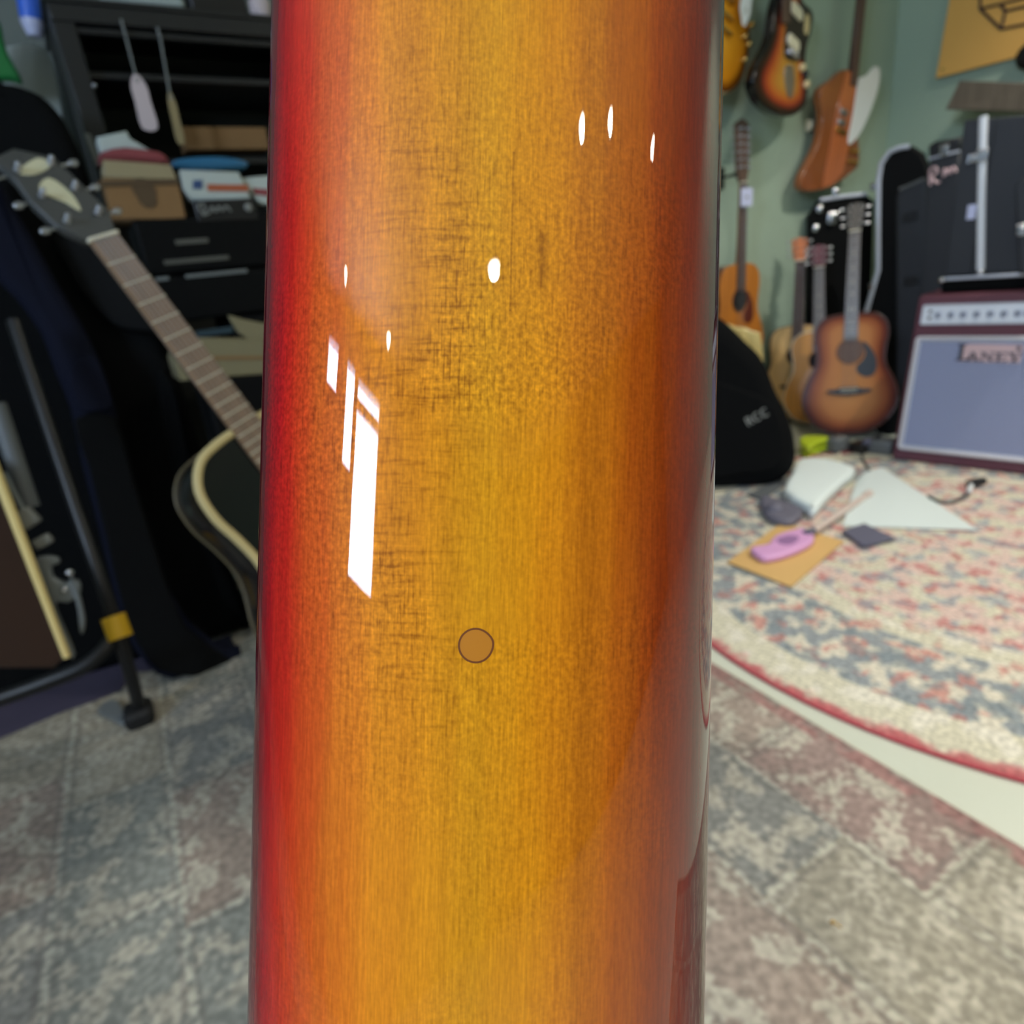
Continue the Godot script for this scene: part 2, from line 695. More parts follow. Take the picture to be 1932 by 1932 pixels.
	mat("binding_olive", Color8(192, 174, 122), 0.6)
	mat("binding_dim", Color8(96, 86, 62), 0.45)
	mat("tag_pink", Color8(206, 190, 192), 0.8)
	mat("tag_tan", Color8(150, 134, 96), 0.8)
	mat("string_grey", Color8(126, 130, 128), 0.8)
	mat("red_cloth", Color8(136, 64, 68), 0.8)
	mat("rug_red", Color8(166, 62, 70), 0.85)
	mat("hole_warm", Color8(112, 92, 84), 0.9)
	mat("white_card", Color8(176, 186, 182), 0.6)
	mat("blue_pack", Color8(36, 100, 138), 0.4)
	mat("blue_dark", Color8(52, 76, 120), 0.5)
	mat("orange_print", Color8(166, 88, 56), 0.5)
	mat("blue_bright", Color8(58, 110, 226), 0.3)
	mat("lilac_white", Color8(200, 206, 240), 0.35)
	mat("green_shell", Color8(30, 124, 62), 0.35)
	mat("cabinet_black", Color8(26, 28, 30), 0.4)
	mat("cabinet_inside", Color8(44, 47, 44), 0.7)
	mat("teal_dim", Color8(44, 66, 76), 0.6)
	mat("emblem_grey", Color8(126, 128, 124), 0.45)
	mat("panel_text", Color8(84, 84, 78), 0.6)
	mat("mirror_tag", Color8(232, 240, 246), 0.4)
	var gl := mat("pane", Color(0.95, 0.97, 1.0, 0.06), 0.02)
	gl.transparency = BaseMaterial3D.TRANSPARENCY_ALPHA
	var lit := mat("spot_lens", Color(1, 1, 1), 0.4)
	lit.emission_enabled = true
	lit.emission = Color(1.0, 0.96, 0.88)
	lit.emission_energy_multiplier = 60.0
	var lr := mat("lower_rug", Color(1, 1, 1), 0.95, 0.0)
	lr.albedo_texture = tex["lower_rug"]
	var ur := mat("upper_rug", Color(1, 1, 1), 0.95, 0.0)
	ur.albedo_texture = tex["upper_rug"]
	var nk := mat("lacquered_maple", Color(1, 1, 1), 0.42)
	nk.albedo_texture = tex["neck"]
	nk.clearcoat_enabled = true
	nk.clearcoat = 0.9
	nk.clearcoat_roughness = 0.012
	nk.metallic_specular = 0.12
	var rs := mat("red_stain", Color8(110, 10, 16), 0.3)
	rs.clearcoat_enabled = true
	rs.clearcoat = 1.0
	rs.clearcoat_roughness = 0.02
	var pl := mat("plug_amber", Color8(172, 108, 12), 0.42)
	pl.clearcoat_enabled = true
	pl.clearcoat = 1.0
	pl.clearcoat_roughness = 0.02
	var pr := mat("plug_line", Color8(104, 52, 6), 0.42)
	pr.clearcoat_enabled = true
	pr.clearcoat = 1.0
	pr.clearcoat_roughness = 0.02


# =============================================================== the room
func wall_piece(st: SurfaceTool, a: Vector3, b: Vector3, y0: float, y1: float, outward: Vector3, thick := 0.16) -> void:
	var dir := (b - a).normalized()
	var basis := Basis(dir, Vector3.UP, dir.cross(Vector3.UP))
	var mid := (a + b) / 2 + outward * thick / 2
	var len := a.distance_to(b)
	prism(st, PackedVector2Array([Vector2(-len / 2, y0), Vector2(len / 2, y0), Vector2(len / 2, y1), Vector2(-len / 2, y1)]), -thick / 2, thick / 2, 0.0, Transform3D(basis, mid))


func build_room() -> void:
	var k := Vector3(2.31, 0, -3.96)
	var j := Vector3(0.944, 0, -3.128)
	var j2 := Vector3(0.606, 0, -3.683)
	var e := Vector3(-4.173, 0, -0.773)
	var f := Vector3(0.246, 0, 4.493)
	var g := Vector3(5.69, 0, 1.591)
	var na := Vector3(0.52, 0, 0.854)
	var nr := Vector3(-0.854, 0, 0.52)
	var nw := Vector3(-0.766, 0, 0.6428)
	var tw := Vector3(0.6428, 0, 0.766)
	var top := 2.85
	var st := st_new()
	wall_piece(st, k + (k - j).normalized() * 0.16, j, 0, top, -na)
	struct("wall_back", st, mats.wall_green, "sage green wall that the guitars hang on")
	st = st_new()
	wall_piece(st, j, j2, 0, top, Vector3(0.854, 0, -0.52))
	struct("wall_recess", st, mats.wall_green)
	st = st_new()
	wall_piece(st, j2, e, 0, top, -na)
	struct("wall_cabinet", st, mats.wall_pale, "pale wall behind the black display cabinet")
	st = st_new()
	wall_piece(st, k, g, 0, top, -nr)
	struct("wall_right", st, mats.wall_green, "sage green wall behind the yellow sign and the hard cases")
	st = st_new()
	wall_piece(st, f, g, 0, top, Vector3(0.470, 0, 0.882))
	struct("wall_rear", st, mats.wall_dark)
	# the wall with the shop windows, with real openings
	st = st_new()
	var at := func(l: float) -> Vector3: return nw * 2.7 + tw * l
	wall_piece(st, e, at.call(-1.05), 0, top, nw)
	wall_piece(st, at.call(-1.05), at.call(-0.63), 0, 2.34, nw)
	wall_piece(st, at.call(-1.05), at.call(-0.63), 2.66, top, nw)
	wall_piece(st, at.call(-0.63), at.call(-0.38), 0, top, nw)
	wall_piece(st, at.call(-0.38), at.call(-0.09), 0, 2.04, nw)
	wall_piece(st, at.call(-0.38), at.call(-0.09), 2.64, top, nw)
	wall_piece(st, at.call(-0.09), at.call(-0.04), 0, top, nw)
	wall_piece(st, at.call(-0.04), at.call(0.60), 0, 1.56, nw)
	wall_piece(st, at.call(-0.04), at.call(0.60), 2.62, top, nw)
	wall_piece(st, at.call(0.60), f, 0, top, nw)
	struct("wall_window", st, mats.wall_pale)
	window("window_1", -1.05, -0.63, 2.34, 2.66, [], [])
	window("window_2", -0.38, -0.09, 2.04, 2.64, [], [])
	window("window_3", -0.04, 0.60, 1.56, 2.62, [], [2.455])
	var out := PackedVector2Array()
	for v in [k, j, j2, e, f, g]:
		out.append(Vector2(v.x, -v.z) * 1.04)
	var flat := Basis(Vector3.RIGHT, -PI / 2)
	st = st_new()
	prism(st, out, -0.12, 0.0, 0.0, Transform3D(flat, Vector3.ZERO))
	struct("floor", st, mats.floor, "pale smooth floor showing between the two rugs")
	st = st_new()
	prism(st, out, top, top + 0.12, 0.0, Transform3D(flat, Vector3.ZERO))
	struct("ceiling", st, mats.ceiling)
	var spots := [Vector3(1.094, top, 1.447), Vector3(1.628, top, 1.322), Vector3(3.036, top, 0.933), Vector3(0.066, top, 2.075), Vector3(-2.176, top, 1.153), Vector3(-1.473, top, 2.087), Vector3(1.1, top, -1.75), Vector3(2.55, top, -1.9), Vector3(1.55, top, -0.75)]  # the last three are added to brighten the right walls and rug
	var names := ["nearest the middle of the row of three", "second of the row of three", "at the far end of the row of three", "behind the middle of the shop", "nearest the shop window", "second from the shop window", "added in front of the wall of hanging guitars to brighten it", "added above the maroon amplifier to brighten the right wall", "added above the round rug to brighten it"]
	for i in spots.size():
		ceiling_spot(spots[i], [0.05, 0.054, 0.078, 0.042, 0.046, 0.05, 0.044, 0.044, 0.044][i], [1.9, 2.4, 3.0, 0.6, 0.2, 0.25, 1.0, 3.4, 1.7][i], 34.0 if i == 8 else 62.0, "small round recessed ceiling spotlight, " + names[i])


func window(called: String, l0: float, l1: float, y0: float, y1: float, uprights: Array, rails: Array) -> void:
	var n := Vector3(-0.766, 0, 0.6428)
	var t := Vector3(0.6428, 0, 0.766)
	var root := Node3D.new()
	root.name = called
	root.transform = Transform3D(Basis(-t, Vector3.UP, -n), n * 2.75)
	add_child(root)
	root.set_meta("kind", "structure")
	var st := st_new()
	var w := l1 - l0
	var c := -(l0 + l1) / 2
	for e in [[Vector3(c, y0 + 0.014, 0), Vector3(w, 0.028, 0.06)], [Vector3(c, y1 - 0.014, 0), Vector3(w, 0.028, 0.06)], [Vector3(-l0 - 0.014, (y0 + y1) / 2, 0), Vector3(0.028, y1 - y0, 0.06)], [Vector3(-l1 + 0.014, (y0 + y1) / 2, 0), Vector3(0.028, y1 - y0, 0.06)]]:
		rbox(st, e[0], e[1], 0.004)
	obj("frame", st, mats.white_paint, root)
	for u in uprights:
		st = st_new()
		rbox(st, Vector3(-u, (y0 + y1) / 2, 0), Vector3(0.05, y1 - y0, 0.05), 0.004)
		obj("mullion", st, mats.white_paint, root)
	for r in rails:
		st = st_new()
		rbox(st, Vector3(c, r, 0), Vector3(w, 0.06, 0.05), 0.004)
		obj("transom", st, mats.white_paint, root)
	st = st_new()
	rbox(st, Vector3(c, (y0 + y1) / 2, -0.01), Vector3(w, y1 - y0, 0.004), 0.001)
	obj("pane", st, mats.pane, root)


func ceiling_spot(p: Vector3, r: float, energy: float, cone: float, label: String) -> void:
	var t := thing("ceiling_spot", label, "spotlight", Transform3D(Basis.IDENTITY, p), "recessed ceiling spotlights")
	var st := st_new()
	lathe(st, [Vector2(r - 0.001, -0.004), Vector2(r + 0.017, -0.006), Vector2(r + 0.019, 0.0), Vector2(r - 0.003, 0.0)], Transform3D.IDENTITY, 24)
	obj("trim_ring", st, mats.white_paint, t)
	st = st_new()
	lathe(st, [Vector2(0.0, -0.005), Vector2(r, -0.005), Vector2(r, -0.001)], Transform3D.IDENTITY, 24)
	obj("lens", st, mats.spot_lens, t)
	var l := SpotLight3D.new()
	l.name = "spot_beam"
	l.light_color = Color(1.0, 0.97, 0.92)
	l.light_energy = energy
	l.light_size = 0.035
	l.spot_angle = cone
	l.spot_range = 12.0
	l.spot_attenuation = 2.0
	l.spot_angle_attenuation = 0.6
	l.shadow_enabled = true
	l.position = Vector3(0, -0.03, 0)
	l.rotation.x = -PI / 2
	t.add_child(l)


# =============================================================== the neck held up to the lens
func neck_half(y: float) -> float:
	return 0.023 * (1.0 + 0.085 * (0.9689 - y))


# cross-section: a flattened D, |x/a|^2.5 + |z/b|^2.5 = 1, walked by its polar angle
func neck_point(y: float, t: float, lift := 0.0) -> Vector3:
	var a := neck_half(y)
	var b := 0.0195 * (1.0 + 0.04 * (0.9689 - y))
	var r := pow(pow(absf(sin(t)) / a, 2.5) + pow(absf(cos(t)) / b, 2.5), -0.4)
	return Vector3(sin(t) * r, y, cos(t) * r) + neck_normal(y, t) * lift


func neck_normal(y: float, t: float) -> Vector3:
	var a := neck_half(y)
	var b := 0.0195
	var r := pow(pow(absf(sin(t)) / a, 2.5) + pow(absf(cos(t)) / b, 2.5), -0.4)
	var x := sin(t) * r
	return Vector3(signf(x) * pow(absf(x) / a, 1.5) / a, 0, pow(maxf(cos(t) * r, 0.0) / b, 1.5) / b).normalized()


func build_bass() -> void:
	var root := thing("electric_bass", "glossy cherry and amber sunburst guitar neck standing upright across the middle of the picture", "guitar", Transform3D(Vector3(0.9908, -0.1263, 0.0486), Vector3(0.1353, 0.9248, -0.3557), Vector3(0, 0.359, 0.9334), Vector3(-0.1323, 0.0075, 0.2765)))
	# back of the neck: a grid round the curve and along the length, the grain mirrored every 12 cm
	var st := st_new()
	var rows := []
	var y := 0.5489
	while y < 1.0741:
		rows.append(y)
		y += 0.00125 if y > 0.9038 and y < 1.0188 else 0.005
	var nt := 96
	var ripple := noise(FastNoiseLite.TYPE_SIMPLEX_SMOOTH, 1.0, 77, 2)
	var grid := []
	for yy in rows:
		var line := []
		for k in nt + 1:
			var tt := (float(k) / nt - 0.5) * PI
			var f: float = (1.0139 - yy) / 0.11
			var v := pingpong(f, 1.0) if f >= 0.0 else -f
			# the lacquer is never quite flat: a faint ripple along the grain
			var n := neck_normal(yy, tt) + Vector3(ripple.get_noise_2d(k * 0.55, yy * 160.0), ripple.get_noise_2d(k * 0.3 + 90.0, yy * 220.0) * 0.6, 0) * 0.0022
			line.append([neck_point(yy, tt), n.normalized(), Vector2(float(k) / nt, v)])
		grid.append(line)
	for r in rows.size() - 1:
		for k in nt:
			for e in [[0, 0], [1, 0], [1, 1], [0, 0], [1, 1], [0, 1]]:
				var q: Array = grid[r + e[0]][k + e[1]]
				st.set_normal(q[1])
				st.set_uv(q[2])
				st.add_vertex(q[0])
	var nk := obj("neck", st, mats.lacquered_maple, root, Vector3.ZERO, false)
	nk.set_meta("label", "lacquered maple neck back shading from red rims to amber, with light falloff painted into its right side")
	# fingerboard on the far side
	st = st_new()
	prism(st, PackedVector2Array([Vector2(-neck_half(0.5), 0.5), Vector2(neck_half(0.5), 0.5), Vector2(neck_half(1.07), 1.07), Vector2(-neck_half(1.07), 1.07)]), -0.007, 0.0004, 0.0008, Transform3D.IDENTITY, 2)
	var fb := obj("fingerboard", st, mats.rosewood, root)
	for i in 20:
		var fy := 1.07 - 0.86 * (1.0 - pow(2.0, -(i + 1) / 12.0))
		st = st_new()
		rbox(st, Vector3(0, fy, -0.0075), Vector3(neck_half(fy) * 2.0 - 0.001, 0.0024, 0.0012), 0.0004)
		obj("fret", st, mats.chrome, fb)
	# the filled screw hole: a disc let into the lacquer and the line round it
	var spot := Vector2(-0.0002, 0.9495)
	var t0 := atan2(spot.x, 0.0195)
	var rr := 0.00132
	plug(root, spot.y, t0, rr)
	# headstock, body and fittings lie outside the picture
	st = st_new()
	prism(st, smooth(PackedVector2Array([Vector2(-0.021, 1.06), Vector2(-0.022, 1.09), Vector2(-0.042, 1.12), Vector2(-0.046, 1.2), Vector2(-0.04, 1.27), Vector2(0.005, 1.285), Vector2(0.036, 1.25), Vector2(0.04, 1.15), Vector2(0.022, 1.09), Vector2(0.021, 1.06)]), 4), -0.005, 0.010, 0.002)
	var hs := obj("headstock", st, mats.red_stain, root)
	for i in 4:
		st = st_new()
		lathe(st, [Vector2(0.0, 0.014), Vector2(0.011, 0.013), Vector2(0.012, 0.004), Vector2(0.012, 0.0)], to_z(Vector3(-0.024, 1.115 + i * 0.042, 0.009)), 14)
		rbox(st, Vector3(-0.062, 1.115 + i * 0.042, 0.014), Vector3(0.024, 0.02, 0.005), 0.002)
		tube(st, [Vector3(-0.052, 1.115 + i * 0.042, 0.014), Vector3(-0.024, 1.115 + i * 0.042, 0.014)], 0.003, 8)
		obj("tuner", st, mats.chrome, hs)
	st = st_new()
	var shape := smooth(PackedVector2Array([Vector2(0, 0.012), Vector2(0.1, 0.02), Vector2(0.165, 0.08), Vector2(0.165, 0.17), Vector2(0.125, 0.26), Vector2(0.13, 0.36), Vector2(0.155, 0.47), Vector2(0.13, 0.53), Vector2(0.085, 0.5), Vector2(0.05, 0.46), Vector2(-0.05, 0.46), Vector2(-0.08, 0.52), Vector2(-0.125, 0.57), Vector2(-0.155, 0.52), Vector2(-0.13, 0.38), Vector2(-0.125, 0.27), Vector2(-0.17, 0.17), Vector2(-0.165, 0.08), Vector2(-0.1, 0.02)]), 5)
	prism(st, shape, -0.026, 0.014, 0.006, Transform3D(Basis.IDENTITY, Vector3(0, 0.014, 0)), 3)
	obj("body", st, mats.red_stain, root)
	st = st_new()
	prism(st, PackedVector2Array([Vector2(-0.026, 0.44), Vector2(0.026, 0.44), Vector2(0.026, 0.56), Vector2(-0.026, 0.56)]), -0.002, 0.0165, 0.003)
	obj("neck_heel", st, mats.red_stain, root)
	st = st_new()
	lathe(st, [Vector2(0.0, 0.0), Vector2(0.007, 0.001), Vector2(0.007, 0.004), Vector2(0.004, 0.007), Vector2(0.005, 0.03)], Transform3D(Basis.IDENTITY, Vector3(0, 0, -0.004)), 14)
	obj("strap_button", st, mats.chrome, root)


func plug(root: Node, y0: float, t0: float, rr: float) -> void:
	var made := []
	for e in [[0.0, rr, 0.000012, "plug", mats.plug_amber], [rr * 0.94, rr * 1.06, 0.000022, "plug_edge", mats.plug_line]]:
		var st := st_new()
		var rings := 6
		for r in rings:
			for k in 40:
				for c in [[0, 0], [1, 0], [1, 1], [0, 0], [1, 1], [0, 1]]:
					var rad := lerpf(e[0], e[1], float(r + c[0]) / rings)
					var a: float = TAU * (k + c[1]) / 40.0
					var bump := 1.0 + 0.06 * maxf(0.0, cos(a - 0.25)) ** 12
					st.add_vertex(neck_point(y0 + sin(a) * rad * bump, t0 + cos(a) * rad * bump / 0.0196, e[2]))
		made.append(obj(e[3], st, e[4], root if made.is_empty() else made[0]))


# =============================================================== rugs
func build_rugs() -> void:
	# round rug: centre and radius measured on the floor
	var c := Vector3(1.404, 0, -1.641)
	var rad := 1.006
	var t := thing("round_rug", "cream round rug with faded red and blue-grey pattern and red rim", "rug", Transform3D(Basis.IDENTITY, c))
	var st := st_new()
	st.set_smooth_group(0)
	var rings := [[0.0, 0.007], [0.5, 0.007], [0.985, 0.007], [0.997, 0.006], [1.0, 0.003], [1.0, 0.0]]
	for r in rings.size() - 1:
		for k in 96:
			for e in [[0, 0], [1, 0], [1, 1], [0, 0], [1, 1], [0, 1]]:
				var q: Array = rings[r + e[0]]
				var a: float = TAU * (k + e[1]) / 96.0
				var p := Vector3(cos(a) * q[0] * rad, q[1], sin(a) * q[0] * rad)
				st.set_uv(Vector2(p.x / 2.04 + 0.5, p.z / 2.04 + 0.5))
				st.add_vertex(p)
	obj("pile", st, mats.upper_rug, t)
	st = st_new()
	var edge := []
	for k in 96:
		edge.append(Vector3(cos(TAU * k / 96.0) * rad, 0.004, sin(TAU * k / 96.0) * rad))
	tube(st, edge, 0.004, 8, true)
	obj("red_binding", st, mats.rug_red, t)
	# large worn rug: its edge runs along the pale strip of floor
	var p0 := Vector3(0.424, 0, -1.254)
	var p1 := Vector3(0.7241, 0, -0.6959)
	var d := (p1 - p0).normalized()
	var inward := Vector3(-d.z, 0, d.x)
	if inward.x > 0.0:
		inward = -inward
	t = thing("large_rug", "large worn grey-beige patchwork rug covering the floor in front", "rug", Transform3D(Basis(d, Vector3.UP, inward), p0 - d * 1.35))
	st = st_new()
	var flat := Transform3D(Basis(Vector3.RIGHT, PI / 2), Vector3(1.5, 0.007, 1.55))
	prism(st, rounded_rect(3.0, 3.1, 0.02, 3), 0.0, 0.007, 0.003, flat)
	var o := obj("pile", st, mats.lower_rug, t)
	mats.lower_rug.uv1_scale = Vector3(1.0 / 3.2, 1.0 / 3.2, 1)
	mats.lower_rug.uv1_offset = Vector3(0.5, 0.4844, 0)
	o.set_meta("label", "faded pile with pink, blue-grey and cream blocks")


# =============================================================== acoustic guitars
func acoustic_outline(s: float) -> PackedVector2Array:
	var half := [Vector2(0.0, 0.0), Vector2(0.075, 0.008), Vector2(0.14, 0.045), Vector2(0.182, 0.11), Vector2(0.19, 0.17), Vector2(0.172, 0.235), Vector2(0.145, 0.29), Vector2(0.135, 0.33), Vector2(0.138, 0.38), Vector2(0.145, 0.43), Vector2(0.137, 0.48), Vector2(0.105, 0.515), Vector2(0.06, 0.526), Vector2(0.0, 0.528)]
	var p := PackedVector2Array()
	for v in half:
		p.append(v * s)
	for i in range(half.size() - 2, 0, -1):
		p.append(Vector2(-half[i].x, half[i].y) * s)
	return smooth(p, 4)


func acoustic(called: String, label: String, xf: Transform3D, s: float, o: Dictionary) -> Node3D:
	var root := thing(called, label, "guitar", xf, o.get("group", ""))
	var shape := acoustic_outline(s)
	var deep: float = o.get("depth", 0.105) * s
	var st := st_new()
	prism(st, shape, -deep, -0.001, 0.004, Transform3D.IDENTITY, 2)
	obj("body", st, mats[o.side], root)
	st = st_new()
	if o.has("burst"):
		burst(st, inset(ccw(shape), 0.001), 0.0015, [Vector2(0, 0.15 * s), Vector2(0, 0.42 * s)], o.burst)
		prism(st, inset(ccw(shape), 0.001), -0.003, 0.0005, 0.0, Transform3D.IDENTITY, 2, false)
		obj("soundboard", st, mats.burst, root)
	else:
		prism(st, inset(ccw(shape), 0.001), -0.003, 0.0015, 0.001)
		obj("soundboard", st, mats[o.top], root)
	st = st_new()
	outline_tube(st, shape, -0.001, o.get("bind", 0.0028), 8)
	obj("binding", st, mats[o.get("binding", "ivory")], root)
	if o.has("back_binding"):
		st = st_new()
		outline_tube(st, shape, -deep + 0.001, 0.003, 8)
		obj("back_binding", st, mats[o.back_binding], root)
	st = st_new()
	prism(st, oval(0.05 * s, 0.05 * s, 32, Vector2(0, 0.365 * s)), 0.001, 0.0022, 0.0)
	obj("soundhole", st, mats[o.get("hole", "hole")], root)
	st = st_new()
	outline_tube(st, oval(0.0535 * s, 0.0535 * s, 32, Vector2(0, 0.365 * s)), 0.0016, 0.003, 6)
	obj("rosette", st, mats[o.get("rosette", "side_brown")], root)
	if o.has("guard"):
		st = st_new()
		var g := PackedVector2Array()
		for v in [Vector2(0.046, 0.405), Vector2(0.072, 0.385), Vector2(0.098, 0.34), Vector2(0.106, 0.29), Vector2(0.092, 0.255), Vector2(0.06, 0.25), Vector2(0.032, 0.27), Vector2(0.028, 0.3), Vector2(0.05, 0.325), Vector2(0.06, 0.36)]:
			g.append(v * s)
		prism(st, smooth(g, 3), 0.0012, 0.0032, 0.0006)
		obj("pickguard", st, mats[o.guard], root)
	# bridge
	st = st_new()
	var b := PackedVector2Array()
	for v in [Vector2(-0.088, 0.198), Vector2(-0.05, 0.2), Vector2(-0.035, 0.208), Vector2(0.035, 0.208), Vector2(0.05, 0.2), Vector2(0.088, 0.198), Vector2(0.088, 0.186), Vector2(0.05, 0.176), Vector2(0, 0.17), Vector2(-0.05, 0.176), Vector2(-0.088, 0.186)]:
		b.append(v * s)
	prism(st, b, 0.001, 0.009, 0.002)
	var br := obj("bridge", st, mats[o.get("bridge", "black_plastic")], root)
	st = st_new()
	rbox(st, Vector3(0, 0.2 * s, 0.011), Vector3(0.072 * s, 0.004, 0.005), 0.001)
	obj("saddle", st, mats.nut_bone, br)
	for i in 6:
		st = st_new()
		lathe(st, [Vector2(0.0, 0.005), Vector2(0.0026, 0.003), Vector2(0.003, 0.0)], to_z(Vector3((i - 2.5) * 0.0105 * s, 0.186 * s, 0.009)), 8)
		obj("bridge_pin", st, mats[o.get("pin", "nut_bone")], br)
	# neck and fingerboard
	var ny := 0.872 * s
	var nut_w: float = o.get("nut_w", 0.0225)
	var end_w := nut_w + 0.006
	st = st_new()
	var rows := []
	for i in 8:
		var f := i / 7.0
		rows.append([lerpf(0.52 * s, ny + 0.005, f), lerpf(end_w, nut_w, f) - 0.001, lerpf(0.026, 0.016, pow(f, 0.3))])
	for i in 7:
		for k in 12:
			for e in [[0, 0], [1, 1], [1, 0], [0, 0], [0, 1], [1, 1]]:
				var row: Array = rows[i + e[0]]
				var a: float = PI * (k + e[1]) / 12.0
				st.add_vertex(Vector3(cos(a) * row[1], row[0], 0.001 - sin(a) * row[2]))
	obj("neck", st, mats[o.get("neck", "mahogany")], root)
	st = st_new()
	prism(st, PackedVector2Array([Vector2(-end_w - 0.001, 0.412 * s), Vector2(end_w + 0.001, 0.412 * s), Vector2(nut_w, ny), Vector2(-nut_w, ny)]), 0.0005, 0.0075, 0.0012)
	var fb := obj("fingerboard", st, mats[o.get("board", "rosewood")], root)
	var scale_len := ny - 0.2 * s
	if o.get("frets", true):
		for i in 18:
			var fy := ny - scale_len * (1.0 - pow(2.0, -(i + 1) / 12.0))
			st = st_new()
			rbox(st, Vector3(0, fy, 0.008), Vector3(lerpf(nut_w, end_w, (ny - fy) / (ny - 0.41 * s)) * 2.0, 0.002, 0.0014), 0.0005)
			obj("fret", st, mats[o.get("fret_mat", "chrome")], fb)
	for i in o.get("inlays", []):
		var fy: float = ny - scale_len * (1.0 - (pow(2.0, -i / 12.0) + pow(2.0, -(i - 1) / 12.0)) / 2.0)
		for dx in ([-0.008, 0.008] if i == 12 else [0.0]):
			st = st_new()
			lathe(st, [Vector2(0.0, 0.0012), Vector2(0.0038, 0.0009), Vector2(0.004, 0.0)], to_z(Vector3(dx, fy, 0.0072)), 12)
			obj("inlay", st, mats.pearl, fb)
	st = st_new()
	rbox(st, Vector3(0, ny + 0.003, 0.006), Vector3(nut_w * 2 + 0.002, 0.006, 0.011), 0.0015)
	obj("nut", st, mats.nut_bone, root)
	for i in 6:
		st = st_new()
		var x0 := (i - 2.5) * 0.0075
		tube(st, [Vector3((i - 2.5) * 0.0105 * s, 0.2 * s, 0.0135), Vector3(x0, ny + 0.004, 0.0122)], 0.0005, 4)
		obj("string", st, mats.brushed, root)
	# headstock, tilted back
	var tilt := Transform3D(Basis(Vector3.RIGHT, -deg_to_rad(o.get("tilt", 13.0))), Vector3(0, ny + 0.004, 0.001))
	var hw: float = o.get("head_w", 0.036)
	var hl: float = o.get("head_l", 0.125 * s)
	var h := PackedVector2Array([Vector2(-nut_w, 0), Vector2(-hw * 0.86, hl * 0.17), Vector2(-hw * 0.93, hl * 0.5), Vector2(-hw, hl * 0.92), Vector2(-hw * 0.5, hl * 0.97), Vector2(0, hl), Vector2(hw * 0.5, hl * 0.97), Vector2(hw, hl * 0.92), Vector2(hw * 0.93, hl * 0.5), Vector2(hw * 0.86, hl * 0.17), Vector2(nut_w, 0)])
	if o.has("head_shape"):
		h = PackedVector2Array()
		for v in o.head_shape:
			h.append(Vector2(v.x * hw, v.y * hl))
	st = st_new()
	prism(st, h, -0.014, 0.002, 0.0015, tilt)
	var hs := obj("headstock", st, mats[o.get("head", "mahogany")], root)
	var each: int = o.get("tuners", 3)
	for side in [-1, 1]:
		for i in each:
			var y := hl * (0.24 + 0.6 * i / (each - 1.0))
			st = st_new()
			var w := lerpf(hw * 0.88, hw, y / hl)
			lathe(st, [Vector2(0.0, 0.016), Vector2(0.004, 0.015), Vector2(0.0035, 0.004), Vector2(0.006, 0.002), Vector2(0.006, 0.0)], tilt * to_z(Vector3(side * hw * 0.55, y, 0.002)), 10)
			tube(st, [tilt * Vector3(side * (w - 0.004), y, -0.007), tilt * Vector3(side * (w + 0.012), y, -0.007)], 0.0022, 6)
			prism(st, oval(0.0085, 0.0062, 12, Vector2(side * (w + 0.018), y)), -0.011, -0.003, 0.003, tilt)
			obj("tuner", st, mats.brushed, hs)
	if o.has("emblem"):
		for e in o.emblem:
			st = st_new()
			var g := PackedVector2Array()
			for v in e:
				g.append(Vector2(v.x * hw, v.y * hl))
			prism(st, smooth(g, 3), 0.0016, 0.0028, 0.0, tilt)
			obj("inlay_emblem", st, mats.pearl, hs)
	return root


